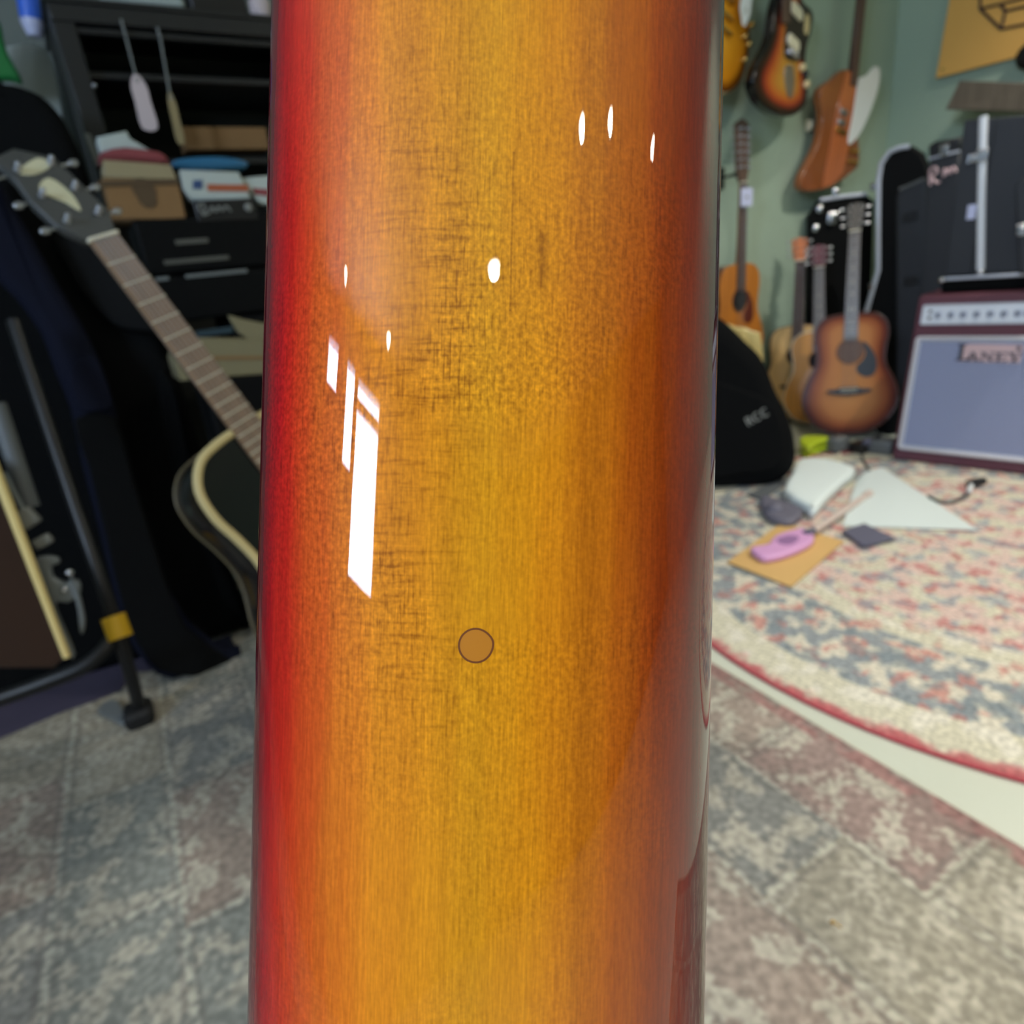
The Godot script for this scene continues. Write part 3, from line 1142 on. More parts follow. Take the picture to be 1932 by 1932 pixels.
func build_floor_guitars() -> void:
	var dk := Color8(58, 22, 16)
	acoustic("acoustic_guitar", "sunburst acoustic guitar with black pickguard and dot inlays beside the maroon amplifier", Transform3D(Vector3(0.8862, 0.0359, 0.4618), Vector3(0.073, 0.9737, -0.2158), Vector3(-0.4574, 0.225, 0.8603), Vector3(1.602, 0.024, -2.85)), 1.03, {
		"side": "side_brown", "binding": "side_brown", "guard": "black_plastic", "inlays": [3, 5, 7, 9, 12, 15, 17], "board": "rosewood_grey", "head": "black_plastic", "neck": "side_brown", "hole": "hole_warm",
		"burst": [[0.0, dk], [0.09, Color8(96, 38, 20)], [0.26, Color8(152, 84, 44)], [0.5, Color8(186, 122, 70)], [1.0, Color8(196, 136, 80)]]})
	acoustic("acoustic_guitar", "pale natural-top acoustic guitar with orange headstock between the black bag and the sunburst guitar", Transform3D(Vector3(0.9777, -0.0135, 0.2095), Vector3(0.0386, 0.9925, -0.1164), Vector3(-0.2064, 0.1219, 0.9709), Vector3(1.541, 0.01, -3.261)), 0.90, {
		"depth": 0.07, "side": "side_brown", "top": "spruce", "binding": "side_brown", "board": "rosewood", "head": "head_orange", "guard": "mahogany_red", "rosette": "side_brown"})
	acoustic("acoustic_guitar", "amber acoustic guitar with red-brown headstock standing behind the sunburst guitar", Transform3D(Vector3(0.9296, 0.0477, 0.3656), Vector3(0.0263, 0.9805, -0.1949), Vector3(-0.3677, 0.1908, 0.9101), Vector3(1.594, 0.014, -3.094)), 0.865, {
		"depth": 0.07, "side": "mahogany_red", "top": "amber_top", "binding": "ivory", "board": "rosewood_grey", "head": "maroon", "inlays": [5, 7, 9, 12]})
	acoustic("twelve_string_guitar", "orange acoustic guitar with long many-pegged headstock and white price tag below the nut", Transform3D(Vector3(0.854, -0.0143, -0.52), Vector3(0.0122, 0.9999, -0.0075), Vector3(0.5201, 0, 0.8541), Vector3(1.173, 0.3, -3.104)), 0.975, {
		"side": "side_brown", "top": "orange_top", "binding": "orange_top", "board": "rosewood", "head": "rosewood", "guard": "mahogany_red", "tuners": 6, "head_l": 0.25, "head_w": 0.042, "tilt": 3.0})
	# its price tag, tied under the nut
	var xf := Transform3D(Vector3(0.854, -0.0143, -0.52), Vector3(0.0122, 0.9999, -0.0075), Vector3(0.5201, 0, 0.8541), Vector3(1.173, 0.3, -3.104))
	var t := thing("price_tag", "small white square price tag tied below the nut of the orange acoustic", "tag", xf * Transform3D(Basis.IDENTITY, Vector3(0.0, 0.792, 0.022)))
	var st := st_new()
	rbox(st, Vector3.ZERO, Vector3(0.078, 0.074, 0.002), 0.0008)
	obj("card", st, mats.lilac_white, t)
	st = st_new()
	tube(st, [Vector3(0, 0.03, 0.001), Vector3(0.004, 0.05, -0.002), Vector3(0.0, 0.07, -0.004)], 0.0012, 6)
	obj("string", st, mats.string_grey, t)
	st = st_new()
	prism(st, oval(0.010, 0.006, 12), 0.001, 0.0016)
	obj("mark", st, mats.emblem_grey, t)
	# wall hooks that hold the hanging guitars
	hook(xf * Vector3(0, 0.90, -0.03), 0.11, "black padded wall hanger holding the orange acoustic with many pegs")


func hook(p: Vector3, reach: float, label: String) -> void:
	var na := Vector3(0.52, 0, 0.854)
	var side := Vector3(0.854, 0, -0.52)
	var t := thing("wall_hanger", label, "hanger", Transform3D(Basis(side, Vector3.UP, na), p))
	var st := st_new()
	rbox(st, Vector3(0, -0.01, -reach + 0.008), Vector3(0.06, 0.09, 0.016), 0.004)
	obj("base_plate", st, mats.black_plastic, t)
	st = st_new()
	tube(st, [Vector3(0, -0.01, -reach + 0.012), Vector3(0, -0.01, -0.03)], 0.006, 8)
	tube(st, [Vector3(-0.03, -0.005, 0.03), Vector3(-0.032, -0.01, 0.0), Vector3(-0.024, -0.01, -0.026), Vector3(0.0, -0.01, -0.034), Vector3(0.024, -0.01, -0.026), Vector3(0.032, -0.01, 0.0), Vector3(0.03, -0.005, 0.03)], 0.006, 8)
	obj("yoke", st, mats.black_plastic, t)


# =============================================================== guitars on the wall
func simple_neck(root: Node, y0: float, y1: float, w0: float, w1: float, board: String, neck: String, z := 0.0) -> Node3D:
	var st := st_new()
	var rows := 6
	for i in rows:
		for k in 10:
			for e in [[0, 0], [1, 1], [1, 0], [0, 0], [0, 1], [1, 1]]:
				var f := float(i + e[0]) / rows
				var a: float = PI * (k + e[1]) / 10.0
				st.add_vertex(Vector3(cos(a) * lerpf(w0, w1, f), lerpf(y0, y1, f), z - sin(a) * 0.018))
	obj("neck", st, mats[neck], root)
	st = st_new()
	prism(st, PackedVector2Array([Vector2(-w0 - 0.001, y0 - 0.06), Vector2(w0 + 0.001, y0 - 0.06), Vector2(w1, y1), Vector2(-w1, y1)]), z, z + 0.007, 0.001)
	var fb := obj("fingerboard", st, mats[board], root)
	for i in 20:
		var fy := y1 - (y1 - y0) * 1.55 * (1.0 - pow(2.0, -(i + 1) / 12.0))
		if fy < y0 - 0.05:
			break
		st = st_new()
		rbox(st, Vector3(0, fy, z + 0.0075), Vector3(w1 * 2.0, 0.002, 0.0012), 0.0004)
		obj("fret", st, mats.chrome, fb)
	return fb


func head_plain(root: Node, y: float, mat_name: String, one_side: bool) -> void:
	var st := st_new()
	var tilt := Transform3D(Basis(Vector3.RIGHT, -0.15), Vector3(0, y, 0))
	prism(st, smooth(PackedVector2Array([Vector2(-0.021, 0), Vector2(-0.034, 0.04), Vector2(-0.036, 0.16), Vector2(0.0, 0.18), Vector2(0.034, 0.16), Vector2(0.034, 0.04), Vector2(0.021, 0)]), 3), -0.012, 0.004, 0.002, tilt)
	var hs := obj("headstock", st, mats[mat_name], root)
	for i in 6:
		var side := -1 if one_side or i < 3 else 1
		var yy := 0.035 + (i * 0.022 if one_side else (i % 3) * 0.045)
		st = st_new()
		lathe(st, [Vector2(0.0, 0.012), Vector2(0.004, 0.011), Vector2(0.005, 0.0)], tilt * to_z(Vector3(side * 0.018, yy, 0.004)), 8)
		prism(st, oval(0.008, 0.006, 10, Vector2(side * 0.05, yy)), -0.01, -0.002, 0.002, tilt)
		tube(st, [tilt * Vector3(side * 0.03, yy, -0.006), tilt * Vector3(side * 0.045, yy, -0.006)], 0.002, 6)
		obj("tuner", st, mats.chrome, hs)


func knob(root: Node, called: String, p: Vector2, r: float, h: float, m: Material, z := 0.0) -> void:
	var st := st_new()
	lathe(st, [Vector2(0.0, h), Vector2(r * 0.75, h), Vector2(r * 0.85, h * 0.9), Vector2(r, 0.0)], to_z(Vector3(p.x, p.y, z)), 14)
	obj(called, st, m, root)


func build_wall_guitars() -> void:
	# solid body with a single cutaway: only its right side shows past the neck
	var xf := Transform3D(Vector3(0.7277, -0.2465, -0.6401), Vector3(0.1851, 0.9691, -0.1628), Vector3(0.6605, 0, 0.7508), Vector3(1.03, 1.506, -3.017))
	var t := thing("electric_guitar", "amber electric guitar with gold knobs hanging highest beside the sunburst neck", "guitar", xf, "electric guitars on the wall")
	var shape := smooth(PackedVector2Array([Vector2(0, 0), Vector2(0.1, 0.018), Vector2(0.185, 0.09), Vector2(0.222, 0.19), Vector2(0.212, 0.275), Vector2(0.165, 0.335), Vector2(0.155, 0.4), Vector2(0.17, 0.46), Vector2(0.13, 0.5), Vector2(0.075, 0.46), Vector2(0.035, 0.45), Vector2(-0.035, 0.5), Vector2(-0.12, 0.52), Vector2(-0.16, 0.46), Vector2(-0.15, 0.37), Vector2(-0.2, 0.27), Vector2(-0.222, 0.18), Vector2(-0.18, 0.08), Vector2(-0.1, 0.015)]), 4)
	var st := st_new()
	prism(st, shape, -0.05, -0.004, 0.008, Transform3D.IDENTITY, 3)
	obj("body", st, mats.side_brown, t)
	st = st_new()
	burst(st, inset(ccw(shape), 0.004), -0.002, [Vector2(0.0, 0.16), Vector2(0.0, 0.40)], [[0.0, Color8(70, 34, 14)], [0.1, Color8(134, 78, 20)], [0.28, Color8(214, 142, 30)], [1.0, Color8(226, 160, 40)]])
	obj("carved_top", st, mats.burst, t)
	st = st_new()
	outline_tube(st, shape, -0.008, 0.003, 6)
	obj("binding", st, mats.cream_plastic, t)
	var kp := [Vector2(0.2163, 0.304), Vector2(0.1583, 0.2459), Vector2(0.2491, 0.2321), Vector2(0.1777, 0.1674)]
	for p in kp:
		knob(t, "control_knob", Vector2(minf(p.x, 0.196), p.y), 0.013, 0.02, mats.gold, -0.002)
	for e in [0.33, 0.44]:
		st = st_new()
		rbox(st, Vector3(0, e, 0.004), Vector3(0.075, 0.038, 0.014), 0.003)
		obj("pickup", st, mats.gold, t)
	for e in [[0.26, 0.09], [0.21, 0.1]]:
		st = st_new()
		rbox(st, Vector3(0, e[0], 0.006), Vector3(e[1], 0.014, 0.014), 0.003)
		obj("bridge", st, mats.gold, t)
	simple_neck(t, 0.5, 0.93, 0.028, 0.022, "rosewood", "mahogany_red")
	head_plain(t, 0.93, "black_gloss", false)
	hook(xf * Vector3(0, 0.945, -0.01), 0.10, "black padded wall hanger holding the amber electric guitar")
	# white swing tag
	var tp := Vector2(0.084, 0.3082)
	t = thing("price_tag", "white pointed swing tag hanging over the amber electric guitar", "tag", xf * Transform3D(Basis.IDENTITY, Vector3(tp.x, tp.y, 0.034)))
	st = st_new()
	prism(st, PackedVector2Array([Vector2(-0.042, 0.07), Vector2(0.042, 0.07), Vector2(0.042, -0.005), Vector2(0.014, -0.058), Vector2(-0.008, -0.058), Vector2(-0.042, -0.01)]), 0.0, 0.0016, 0.0004)
	obj("card", st, mats.mirror_tag, t)
	st = st_new()
	prism(st, oval(0.008, 0.016, 12, Vector2(0.004, -0.005)), 0.0014, 0.002)
	obj("mark", st, mats.white_card, t)
	st = st_new()
	tube(st, [Vector3(0, 0.06, 0.001), Vector3(0.01, 0.2, -0.01), Vector3(-0.09, 0.42, -0.02)], 0.001, 6)
	obj("string", st, mats.string_grey, t)
	# offset body in three-colour sunburst
	xf = Transform3D(Vector3(0.7027, 0.0265, -0.711), Vector3(-0.0186, 0.9996, 0.0189), Vector3(0.7113, 0, 0.7029), Vector3(1.421, 1.407, -3.22))
	t = thing("electric_guitar", "three-colour sunburst electric guitar with two white pickups hanging on the green wall", "guitar", xf, "electric guitars on the wall")
	shape = smooth(PackedVector2Array([Vector2(0.0237, 0.4988), Vector2(-0.0974, 0.4486), Vector2(-0.1431, 0.4033), Vector2(-0.1712, 0.3464), Vector2(-0.1883, 0.287), Vector2(-0.2485, 0.2248), Vector2(-0.3288, 0.1669), Vector2(-0.3621, 0.1137), Vector2(-0.3393, 0.0696), Vector2(-0.2683, 0.0325), Vector2(-0.1495, 0.0074), Vector2(0, 0), Vector2(0.1248, 0.0179), Vector2(0.2127, 0.056), Vector2(0.2253, 0.1115), Vector2(0.2097, 0.1747), Vector2(0.1839, 0.2173), Vector2(0.1948, 0.2805), Vector2(0.2389, 0.3409), Vector2(0.2569, 0.3982), Vector2(0.2132, 0.4256), Vector2(0.1287, 0.437), Vector2(0.0751, 0.4702)]), 3)
	st = st_new()
	prism(st, shape, -0.045, -0.002, 0.008, Transform3D.IDENTITY, 3)
	obj("body", st, mats.black_gloss, t)
	st = st_new()
	burst(st, inset(ccw(shape), 0.005), 0.0, [Vector2(-0.0082, 0.138), Vector2(0.0227, 0.3521)], [[0.0, Color8(14, 9, 9)], [0.14, Color8(34, 12, 10)], [0.26, Color8(142, 44, 26)], [0.42, Color8(186, 96, 34)], [0.66, Color8(190, 136, 50)], [1.0, Color8(196, 150, 60)]])
	obj("painted_top", st, mats.burst, t)
	st = st_new()
	prism(st, smooth(PackedVector2Array([Vector2(-0.0529, 0.3429), Vector2(-0.0704, 0.2854), Vector2(-0.0711, 0.2329), Vector2(-0.0395, 0.2092), Vector2(0.0573, 0.2101), Vector2(0.1438, 0.2258), Vector2(0.1694, 0.276), Vector2(0.2126, 0.3399), Vector2(0.2306, 0.3968), Vector2(0.1878, 0.4222), Vector2(0.0935, 0.421), Vector2(-0.0241, 0.4015)]), 3), 0.0, 0.0025, 0.0008)
	obj("pickguard", st, mats.black_plastic, t)
	for e in [[Vector2(0.0367, 0.3874), 0.2], [Vector2(0.0137, 0.2717), 0.2]]:
		var c: Vector2 = e[0]
		st = st_new()
		prism(st, rounded_rect(0.125, 0.044, 0.018, 4), 0.002, 0.012, 0.003, Transform3D(Basis(Vector3.BACK, -e[1]), Vector3(c.x, c.y, 0)))
		obj("pickup", st, mats.ivory, t)
	var bp := Vector2(0.0121, 0.2313)
	st = st_new()
	rbox(st, Vector3(bp.x, bp.y, 0.007), Vector3(0.1, 0.022, 0.014), 0.003, Basis(Vector3.BACK, -0.15))
	for i in 6:
		rbox(st, Vector3(bp.x + (i - 2.5) * 0.013, bp.y - (i - 2.5) * 0.002, 0.015), Vector3(0.008, 0.016, 0.006), 0.002)
	obj("bridge", st, mats.chrome, t)
	bp = Vector2(-0.0018, 0.1345)
	st = st_new()
	prism(st, smooth(PackedVector2Array([Vector2(-0.045, 0.05), Vector2(0.03, 0.055), Vector2(0.055, 0.0), Vector2(0.035, -0.06), Vector2(-0.015, -0.055), Vector2(-0.055, 0.0)]), 4), 0.0, 0.003, 0.001, Transform3D(Basis.IDENTITY, Vector3(bp.x, bp.y, 0)))
	obj("vibrato_plate", st, mats.brushed, t)
	for p in [Vector2(0.1288, 0.1925), Vector2(0.1889, 0.132)]:
		knob(t, "control_knob", p, 0.016, 0.018, mats.cream_plastic)
	knob(t, "control_knob", Vector2(0.1642, 0.1691), 0.014, 0.02, mats.black_plastic)
	st = st_new()
	prism(st, smooth(PackedVector2Array([Vector2(0.1538, 0.391), Vector2(0.1921, 0.392), Vector2(0.204, 0.3546), Vector2(0.1827, 0.3208), Vector2(0.1431, 0.3281), Vector2(0.1448, 0.3631)]), 3), 0.002, 0.004, 0.001)
	obj("control_plate", st, mats.cream_plastic, t)
	var nb := Vector2(-0.083, 0.3575)
	st = st_new()
	prism(st, PackedVector2Array([Vector2(-0.1197, 0.3257), Vector2(-0.0405, 0.3352), Vector2(-0.0335, 0.49), Vector2(-0.1224, 0.4798)]), 0.001, 0.012, 0.002)
	obj("neck", st, mats.rosewood, t)
	st = st_new()
	prism(st, PackedVector2Array([nb + Vector2(-0.022, 0.2), nb + Vector2(0.022, 0.2), nb + Vector2(0.02, 0.72), nb + Vector2(-0.02, 0.72)]), -0.012, 0.012, 0.004)
	obj("upper_neck", st, mats.rosewood, t)
	st = st_new()
	prism(st, smooth(PackedVector2Array([nb + Vector2(-0.02, 0.71), nb + Vector2(-0.035, 0.78), nb + Vector2(-0.04, 0.9), nb + Vector2(0.02, 0.92), nb + Vector2(0.03, 0.8), nb + Vector2(0.02, 0.71)]), 3), -0.01, 0.004, 0.002)
	obj("headstock", st, mats.side_brown, t)
	hook(xf * Vector3(nb.x, nb.y + 0.74, -0.01), 0.09, "black padded wall hanger holding the sunburst electric guitar")
	# through-neck guitar with wing-shaped body
	xf = Transform3D(Vector3(0.8323, -0.2247, -0.5068), Vector3(0.1919, 0.9744, -0.1169), Vector3(0.5201, 0, 0.8541), Vector3(1.747, 1.108, -3.5))
	t = thing("electric_guitar", "brown wooden electric guitar with lopsided body and white wing pickguard on the wall", "guitar", xf, "electric guitars on the wall")
	shape = PackedVector2Array([Vector2(-0.025, 0.5265), Vector2(-0.0851, 0.4761), Vector2(-0.1669, 0.4138), Vector2(-0.168, 0.3666), Vector2(-0.123, 0.3036), Vector2(-0.117, 0.1968), Vector2(-0.158, 0.106), Vector2(-0.1947, 0.042), Vector2(-0.205, -0.0071), Vector2(-0.1829, -0.0335), Vector2(-0.1289, -0.0325), Vector2(-0.0008, 0.0023), Vector2(0.1396, 0.0723), Vector2(0.1944, 0.1134), Vector2(0.2567, 0.164), Vector2(0.231, 0.2404), Vector2(0.1673, 0.3351), Vector2(0.1235, 0.4192), Vector2(0.0989, 0.5176), Vector2(0.067, 0.5363)])
	st = st_new()
	prism(st, smooth(shape, 3), -0.04, 0.0, 0.006, Transform3D.IDENTITY, 3)
	obj("body", st, mats.mahogany, t)
	st = st_new()
	prism(st, PackedVector2Array([Vector2(-0.0157, 0.5268), Vector2(0.0862, 0.537), Vector2(0.1316, 0.374), Vector2(0.1264, 0.1067), Vector2(0.0563, 0.0308), Vector2(-0.0363, -0.0047), Vector2(-0.0294, 0.1341), Vector2(-0.0279, 0.3226)]), 0.0, 0.006, 0.003)
	obj("centre_block", st, mats.head_orange, t)
	st = st_new()
	prism(st, smooth(PackedVector2Array([Vector2(0.0989, 0.5176), Vector2(0.1601, 0.5506), Vector2(0.2098, 0.6016), Vector2(0.2604, 0.6042), Vector2(0.2812, 0.5437), Vector2(0.2615, 0.4427), Vector2(0.2066, 0.3131), Vector2(0.1399, 0.2393), Vector2(0.1073, 0.2463), Vector2(0.1088, 0.3565), Vector2(0.1021, 0.4605)]), 3), 0.004, 0.010, 0.0015)
	obj("pickguard", st, mats.white_plastic, t)
	for e in [[1588,212, 0.085], [1586,237, 0.085]]:
		pass
	var a := Vector2(0.023, 0.3516)
	var b := Vector2(0.0209, 0.3066)
	for p in [a, b]:
		st = st_new()
		rbox(st, Vector3(p.x, p.y, 0.009), Vector3(0.06, 0.026, 0.012), 0.003)
		obj("pickup", st, mats.brushed, t)
	a = Vector2(0.0304, 0.2688)
	st = st_new()
	rbox(st, Vector3(a.x, a.y, 0.010), Vector3(0.085, 0.018, 0.014), 0.003)
	obj("bridge", st, mats.gold, t)
	for p in [Vector2(0.1559, 0.2113), Vector2(0.1996, 0.2162), Vector2(0.1597, 0.1631), Vector2(0.2093, 0.1663)]:
		knob(t, "control_knob", p, 0.012, 0.02, mats.gold)
	st = st_new()
	var n0 := Vector2(0.0555, 0.5285)
	var n1 := Vector2(0.0084, 0.825)
	var dir := (n1 - n0).normalized()
	var n2 := n0 + dir * 0.50
	var sd := Vector2(-dir.y, dir.x)
	prism(st, PackedVector2Array([n0 + sd * 0.026 - dir * 0.05, n0 - sd * 0.026 - dir * 0.05, n2 - sd * 0.021, n2 + sd * 0.021]), -0.014, 0.016, 0.004)
	var fbd := obj("neck", st, mats.rosewood, t)
	for i in 17:
		var q := n2 - dir * 0.6 * (1.0 - pow(2.0, -(i + 1) / 12.0)) * 1.3
		st = st_new()
		rbox(st, Vector3(q.x, q.y, 0.0165), Vector3(0.046, 0.002, 0.0014), 0.0005, Basis(Vector3.BACK, dir.angle() - PI / 2))
		obj("fret", st, mats.gunmetal, fbd)
	st = st_new()
	prism(st, smooth(PackedVector2Array([n2 - sd * 0.02, n2 - sd * 0.04 + dir * 0.06, n2 - sd * 0.03 + dir * 0.2, n2 + sd * 0.02 + dir * 0.22, n2 + sd * 0.035 + dir * 0.08, n2 + sd * 0.02]), 3), -0.01, 0.006, 0.002)
	obj("headstock", st, mats.mahogany, t)
	hook(xf * Vector3(n2.x, n2.y + 0.02, -0.012), 0.09, "black padded wall hanger holding the brown winged electric guitar")
	# small white plug in the wall under the sunburst electric guitar
	var wp := Vector2(0.0571, 1.408)
	var wa := Transform3D(Vector3(0.8541, 0, -0.5201), Vector3(0, 1, 0), Vector3(0.5201, 0, 0.8541), Vector3(1.627, 0, -3.544))
	st = st_new()
	lathe(st, [Vector2(0.0, 0.03), Vector2(0.012, 0.026), Vector2(0.017, 0.012), Vector2(0.018, 0.0)], to_z(Vector3.ZERO), 14)
	var pl := obj("wall_plug", st, mats.ivory)
	pl.transform = wa * Transform3D(Basis(Vector3.BACK, 0.4).scaled(Vector3(0.8, 1.5, 1)), Vector3(wp.x, wp.y, 0))
	tag(pl, "tiny white oval plug on the green wall between two hanging guitars", "plug")
	# yellow sign with the outline of a box
	xf = Transform3D(Vector3(0.5201, 0, 0.8541), Vector3(0, 1, 0), Vector3(-0.8541, 0, 0.5201), Vector3(2.407, 1.579, -3.743))
	t = thing("yellow_sign", "orange-yellow board with a dark line drawing of a box on the wall", "sign", xf)
	st = st_new()
	prism(st, PackedVector2Array([Vector2(0, 0), Vector2(0.3554, -0.0037), Vector2(0.3743, 0.0223), Vector2(0.4869, 0.0545), Vector2(0.4278, 0.4183), Vector2(0.0399, 0.5657)]), -0.018, 0.0, 0.002)
	obj("board", st, mats.sign_yellow, t)
	for e in [[Vector2(0.1544, 0.3623), Vector2(0.1669, 0.2405)], [Vector2(0.1669, 0.2405), Vector2(0.2701, 0.1294)], [Vector2(0.2701, 0.1294), Vector2(0.4489, 0.1095)], [Vector2(0.1669, 0.2405), Vector2(0.2508, 0.2322)], [Vector2(0.2508, 0.2322), Vector2(0.2771, 0.1973)], [Vector2(0.2771, 0.1973), Vector2(0.2701, 0.1294)], [Vector2(0.2771, 0.1973), Vector2(0.4373, 0.1819)], [Vector2(0.2508, 0.2322), Vector2(0.4119, 0.2195)], [Vector2(0.1544, 0.3623), Vector2(0.3932, 0.3375)]]:
		st = st_new()
		tube(st, [Vector3(e[0].x, e[0].y, 0.001), Vector3(e[1].x, e[1].y, 0.001)], 0.0062, 8)
		obj("drawn_line", st, mats.sign_line, t)
	var sp := Vector2(0.0306, 0.0334)
	st = st_new()
	lathe(st, [Vector2(0.0, 0.002), Vector2(0.006, 0.001), Vector2(0.007, 0.0)], to_z(Vector3(sp.x, sp.y, 0)), 10)
	obj("screw", st, mats.gold, t)
	# black round thing beside the sign
	var rp := Vector2(0.4054, -0.0123)
	st = st_new()
	lathe(st, [Vector2(0.0, 0.03), Vector2(0.03, 0.03), Vector2(0.05, 0.022), Vector2(0.053, 0.002)], to_z(Vector3.ZERO), 24)
	var bd := obj("black_dial", st, mats.black_plastic)
	bd.transform = xf * Transform3D(Basis.IDENTITY, Vector3(rp.x, rp.y, 0.0))
	tag(bd, "round black disc fixed at the lower right corner of the yellow board", "disc")
	# brown board box jutting from the wall under the sign
	xf = Transform3D(Vector3(0.5201, 0, 0.8541), Vector3(0, 1, 0), Vector3(-0.8541, 0, 0.5201), Vector3(2.276, 1.392, -3.44))
	st = st_new()
	var front := PackedVector2Array([Vector2(0, 0), Vector2(0.385, -0.0943), Vector2(0.3675, 0.0166), Vector2(0.0474, 0.1071)])
	var back := PackedVector2Array()
	for v in front:
		back.append(v + Vector2(0.06, 0.0))
	prism(st, front, -0.30, 0.0, 0.004, Transform3D.IDENTITY, 2)
	var bb := obj("shelf_box", st, mats.brown_board)
	bb.transform = xf
	tag(bb, "grey-brown wooden box with a slanted end jutting from the wall below the yellow sign", "box")


# =============================================================== amplifier
func build_amp() -> void:
	var t := thing("guitar_amplifier", "maroon combo amplifier with pale blue grille and white control panel on the round rug", "amplifier", Transform3D(Vector3(0.6643, 0, 0.7475), Vector3(0.1298, 0.9848, -0.1154), Vector3(-0.7361, 0.1736, 0.6542), Vector3(1.592, 0.008, -2.481)))
	var w := 0.66
	var h := 0.645
	var st := st_new()
	var front := rounded_rect(w, h, 0.012, 3, Vector2(w / 2, h / 2))
	prism(st, front, -0.24, 0.0, 0.008, level(10.0), 3)
	obj("cabinet", st, mats.maroon, t)
	var a := Vector2(0.01, 0.6066)
	var b := Vector2(0.0153, 0.5369)
	st = st_new()
	prism(st, PackedVector2Array([Vector2(0.022, b.y), Vector2(w - 0.022, b.y), Vector2(w - 0.022, a.y), Vector2(0.022, a.y)]), -0.002, 0.004, 0.001)
	var pan := obj("control_panel", st, mats.panel_white, t)
	st = st_new()
	outline_tube(st, rounded_rect(w - 0.046, a.y - b.y, 0.004, 2, Vector2(w / 2, (a.y + b.y) / 2)), 0.004, 0.0028, 6)
	obj("panel_edge", st, mats.bright_trim, pan)
	var y := (a.y + b.y) / 2
	for p in [Vector2(0.0777, 0.5635), Vector2(0.1193, 0.5645), Vector2(0.1589, 0.5617), Vector2(0.2007, 0.5607), Vector2(0.2427, 0.5617), Vector2(0.2827, 0.5589), Vector2(0.3231, 0.5581)]:
		knob2(pan, Vector2(p.x, y - 0.002))
	for i in 5:
		knob2(pan, Vector2(0.352 + i * 0.042, y - 0.002))
	st = st_new()
	for dy in [0.012, -0.012]:
		lathe(st, [Vector2(0.0, 0.002), Vector2(0.004, 0.003), Vector2(0.006, 0.003), Vector2(0.006, 0.0)], to_z(Vector3(0.050, y + dy, 0.004)), 10)
	obj("input_jacks", st, mats.letter_dark, pan)
	# grille cloth with its pale frame
	var gt := Vector2(0.004, 0.4907)
	var gb := Vector2(0.009, 0.0454)
	var gr := rounded_rect(w - 0.03, gt.y - gb.y, 0.014, 4, Vector2(w / 2, (gt.y + gb.y) / 2))
	st = st_new()
	prism(st, inset(ccw(gr), 0.006), -0.002, 0.003, 0.001)
	var cloth := obj("grille_cloth", st, mats.grille, t)
	st = st_new()
	outline_tube(st, inset(ccw(gr), 0.006), 0.003, 0.0075, 8)
	obj("grille_frame", st, mats.piping, t)
	st = st_new()
	outline_tube(st, inset(ccw(gr), 0.017), 0.0035, 0.0018, 6)
	obj("inner_piping", st, mats.panel_white, t)
	# maker's badge
	var l0 := Vector2(0.1754, 0.4614)
	var l1 := Vector2(0.359, 0.4036)
	var bh := l0.y - l1.y
	st = st_new()
	prism(st, PackedVector2Array([Vector2(l0.x - 0.004, l1.y - 0.004), Vector2(l1.x, l1.y - 0.006), Vector2(l1.x + 0.002, l0.y), Vector2(l0.x - 0.004, l0.y + 0.003)]), 0.003, 0.006, 0.001)
	var bg := obj("badge", st, mats.badge_pink, t)
	text("letter", "L", bh * 1.02, mats.letter_dark, bg, Transform3D(Basis.IDENTITY, Vector3(l0.x + 0.010, (l0.y + l1.y) / 2 - 0.002, 0.007)), "Droid Serif")
	text("lettering", "ANEY", bh * 0.55, mats.letter_dark, bg, Transform3D(Basis.IDENTITY.scaled(Vector3(1.35, 1, 1)), Vector3((l0.x + l1.x) / 2 + 0.008, l1.y + bh * 0.22, 0.007)), "Droid Serif")
	st = st_new()
	rbox(st, Vector3(l1.x - 0.012, l0.y - 0.012, 0.007), Vector3(0.012, 0.014, 0.003), 0.001)
	obj("badge_mark", st, mats.letter_dark, bg)


func knob2(parent: Node, p: Vector2) -> void:
	var st := st_new()
	lathe(st, [Vector2(0.0, 0.014), Vector2(0.007, 0.014), Vector2(0.009, 0.012), Vector2(0.0115, 0.004), Vector2(0.0125, 0.0)], to_z(Vector3(p.x, p.y, 0.004)), 16)
	var k := obj("control_knob", st, mats.knob_grey, parent)
	st = st_new()
	rbox(st, Vector3(p.x, p.y, 0.0185), Vector3(0.009, 0.009, 0.002), 0.0008)
	obj("pointer", st, mats.letter_dark, k)


# =============================================================== hard cases
func latch(parent: Node, p: Vector3, s := 1.0, b := Basis.IDENTITY) -> void:
	var st := st_new()
	rbox(st, p, Vector3(0.03, 0.036, 0.006) * s, 0.002, b)
	rbox(st, p + b * Vector3(0, -0.006, 0.007) * s, Vector3(0.02, 0.03, 0.008) * s, 0.003, b)
	tube(st, [p + b * Vector3(-0.016, 0.012, 0.006) * s, p + b * Vector3(0.016, 0.012, 0.006) * s], 0.004 * s, 8)
	obj("latch", st, mats.chrome, parent)


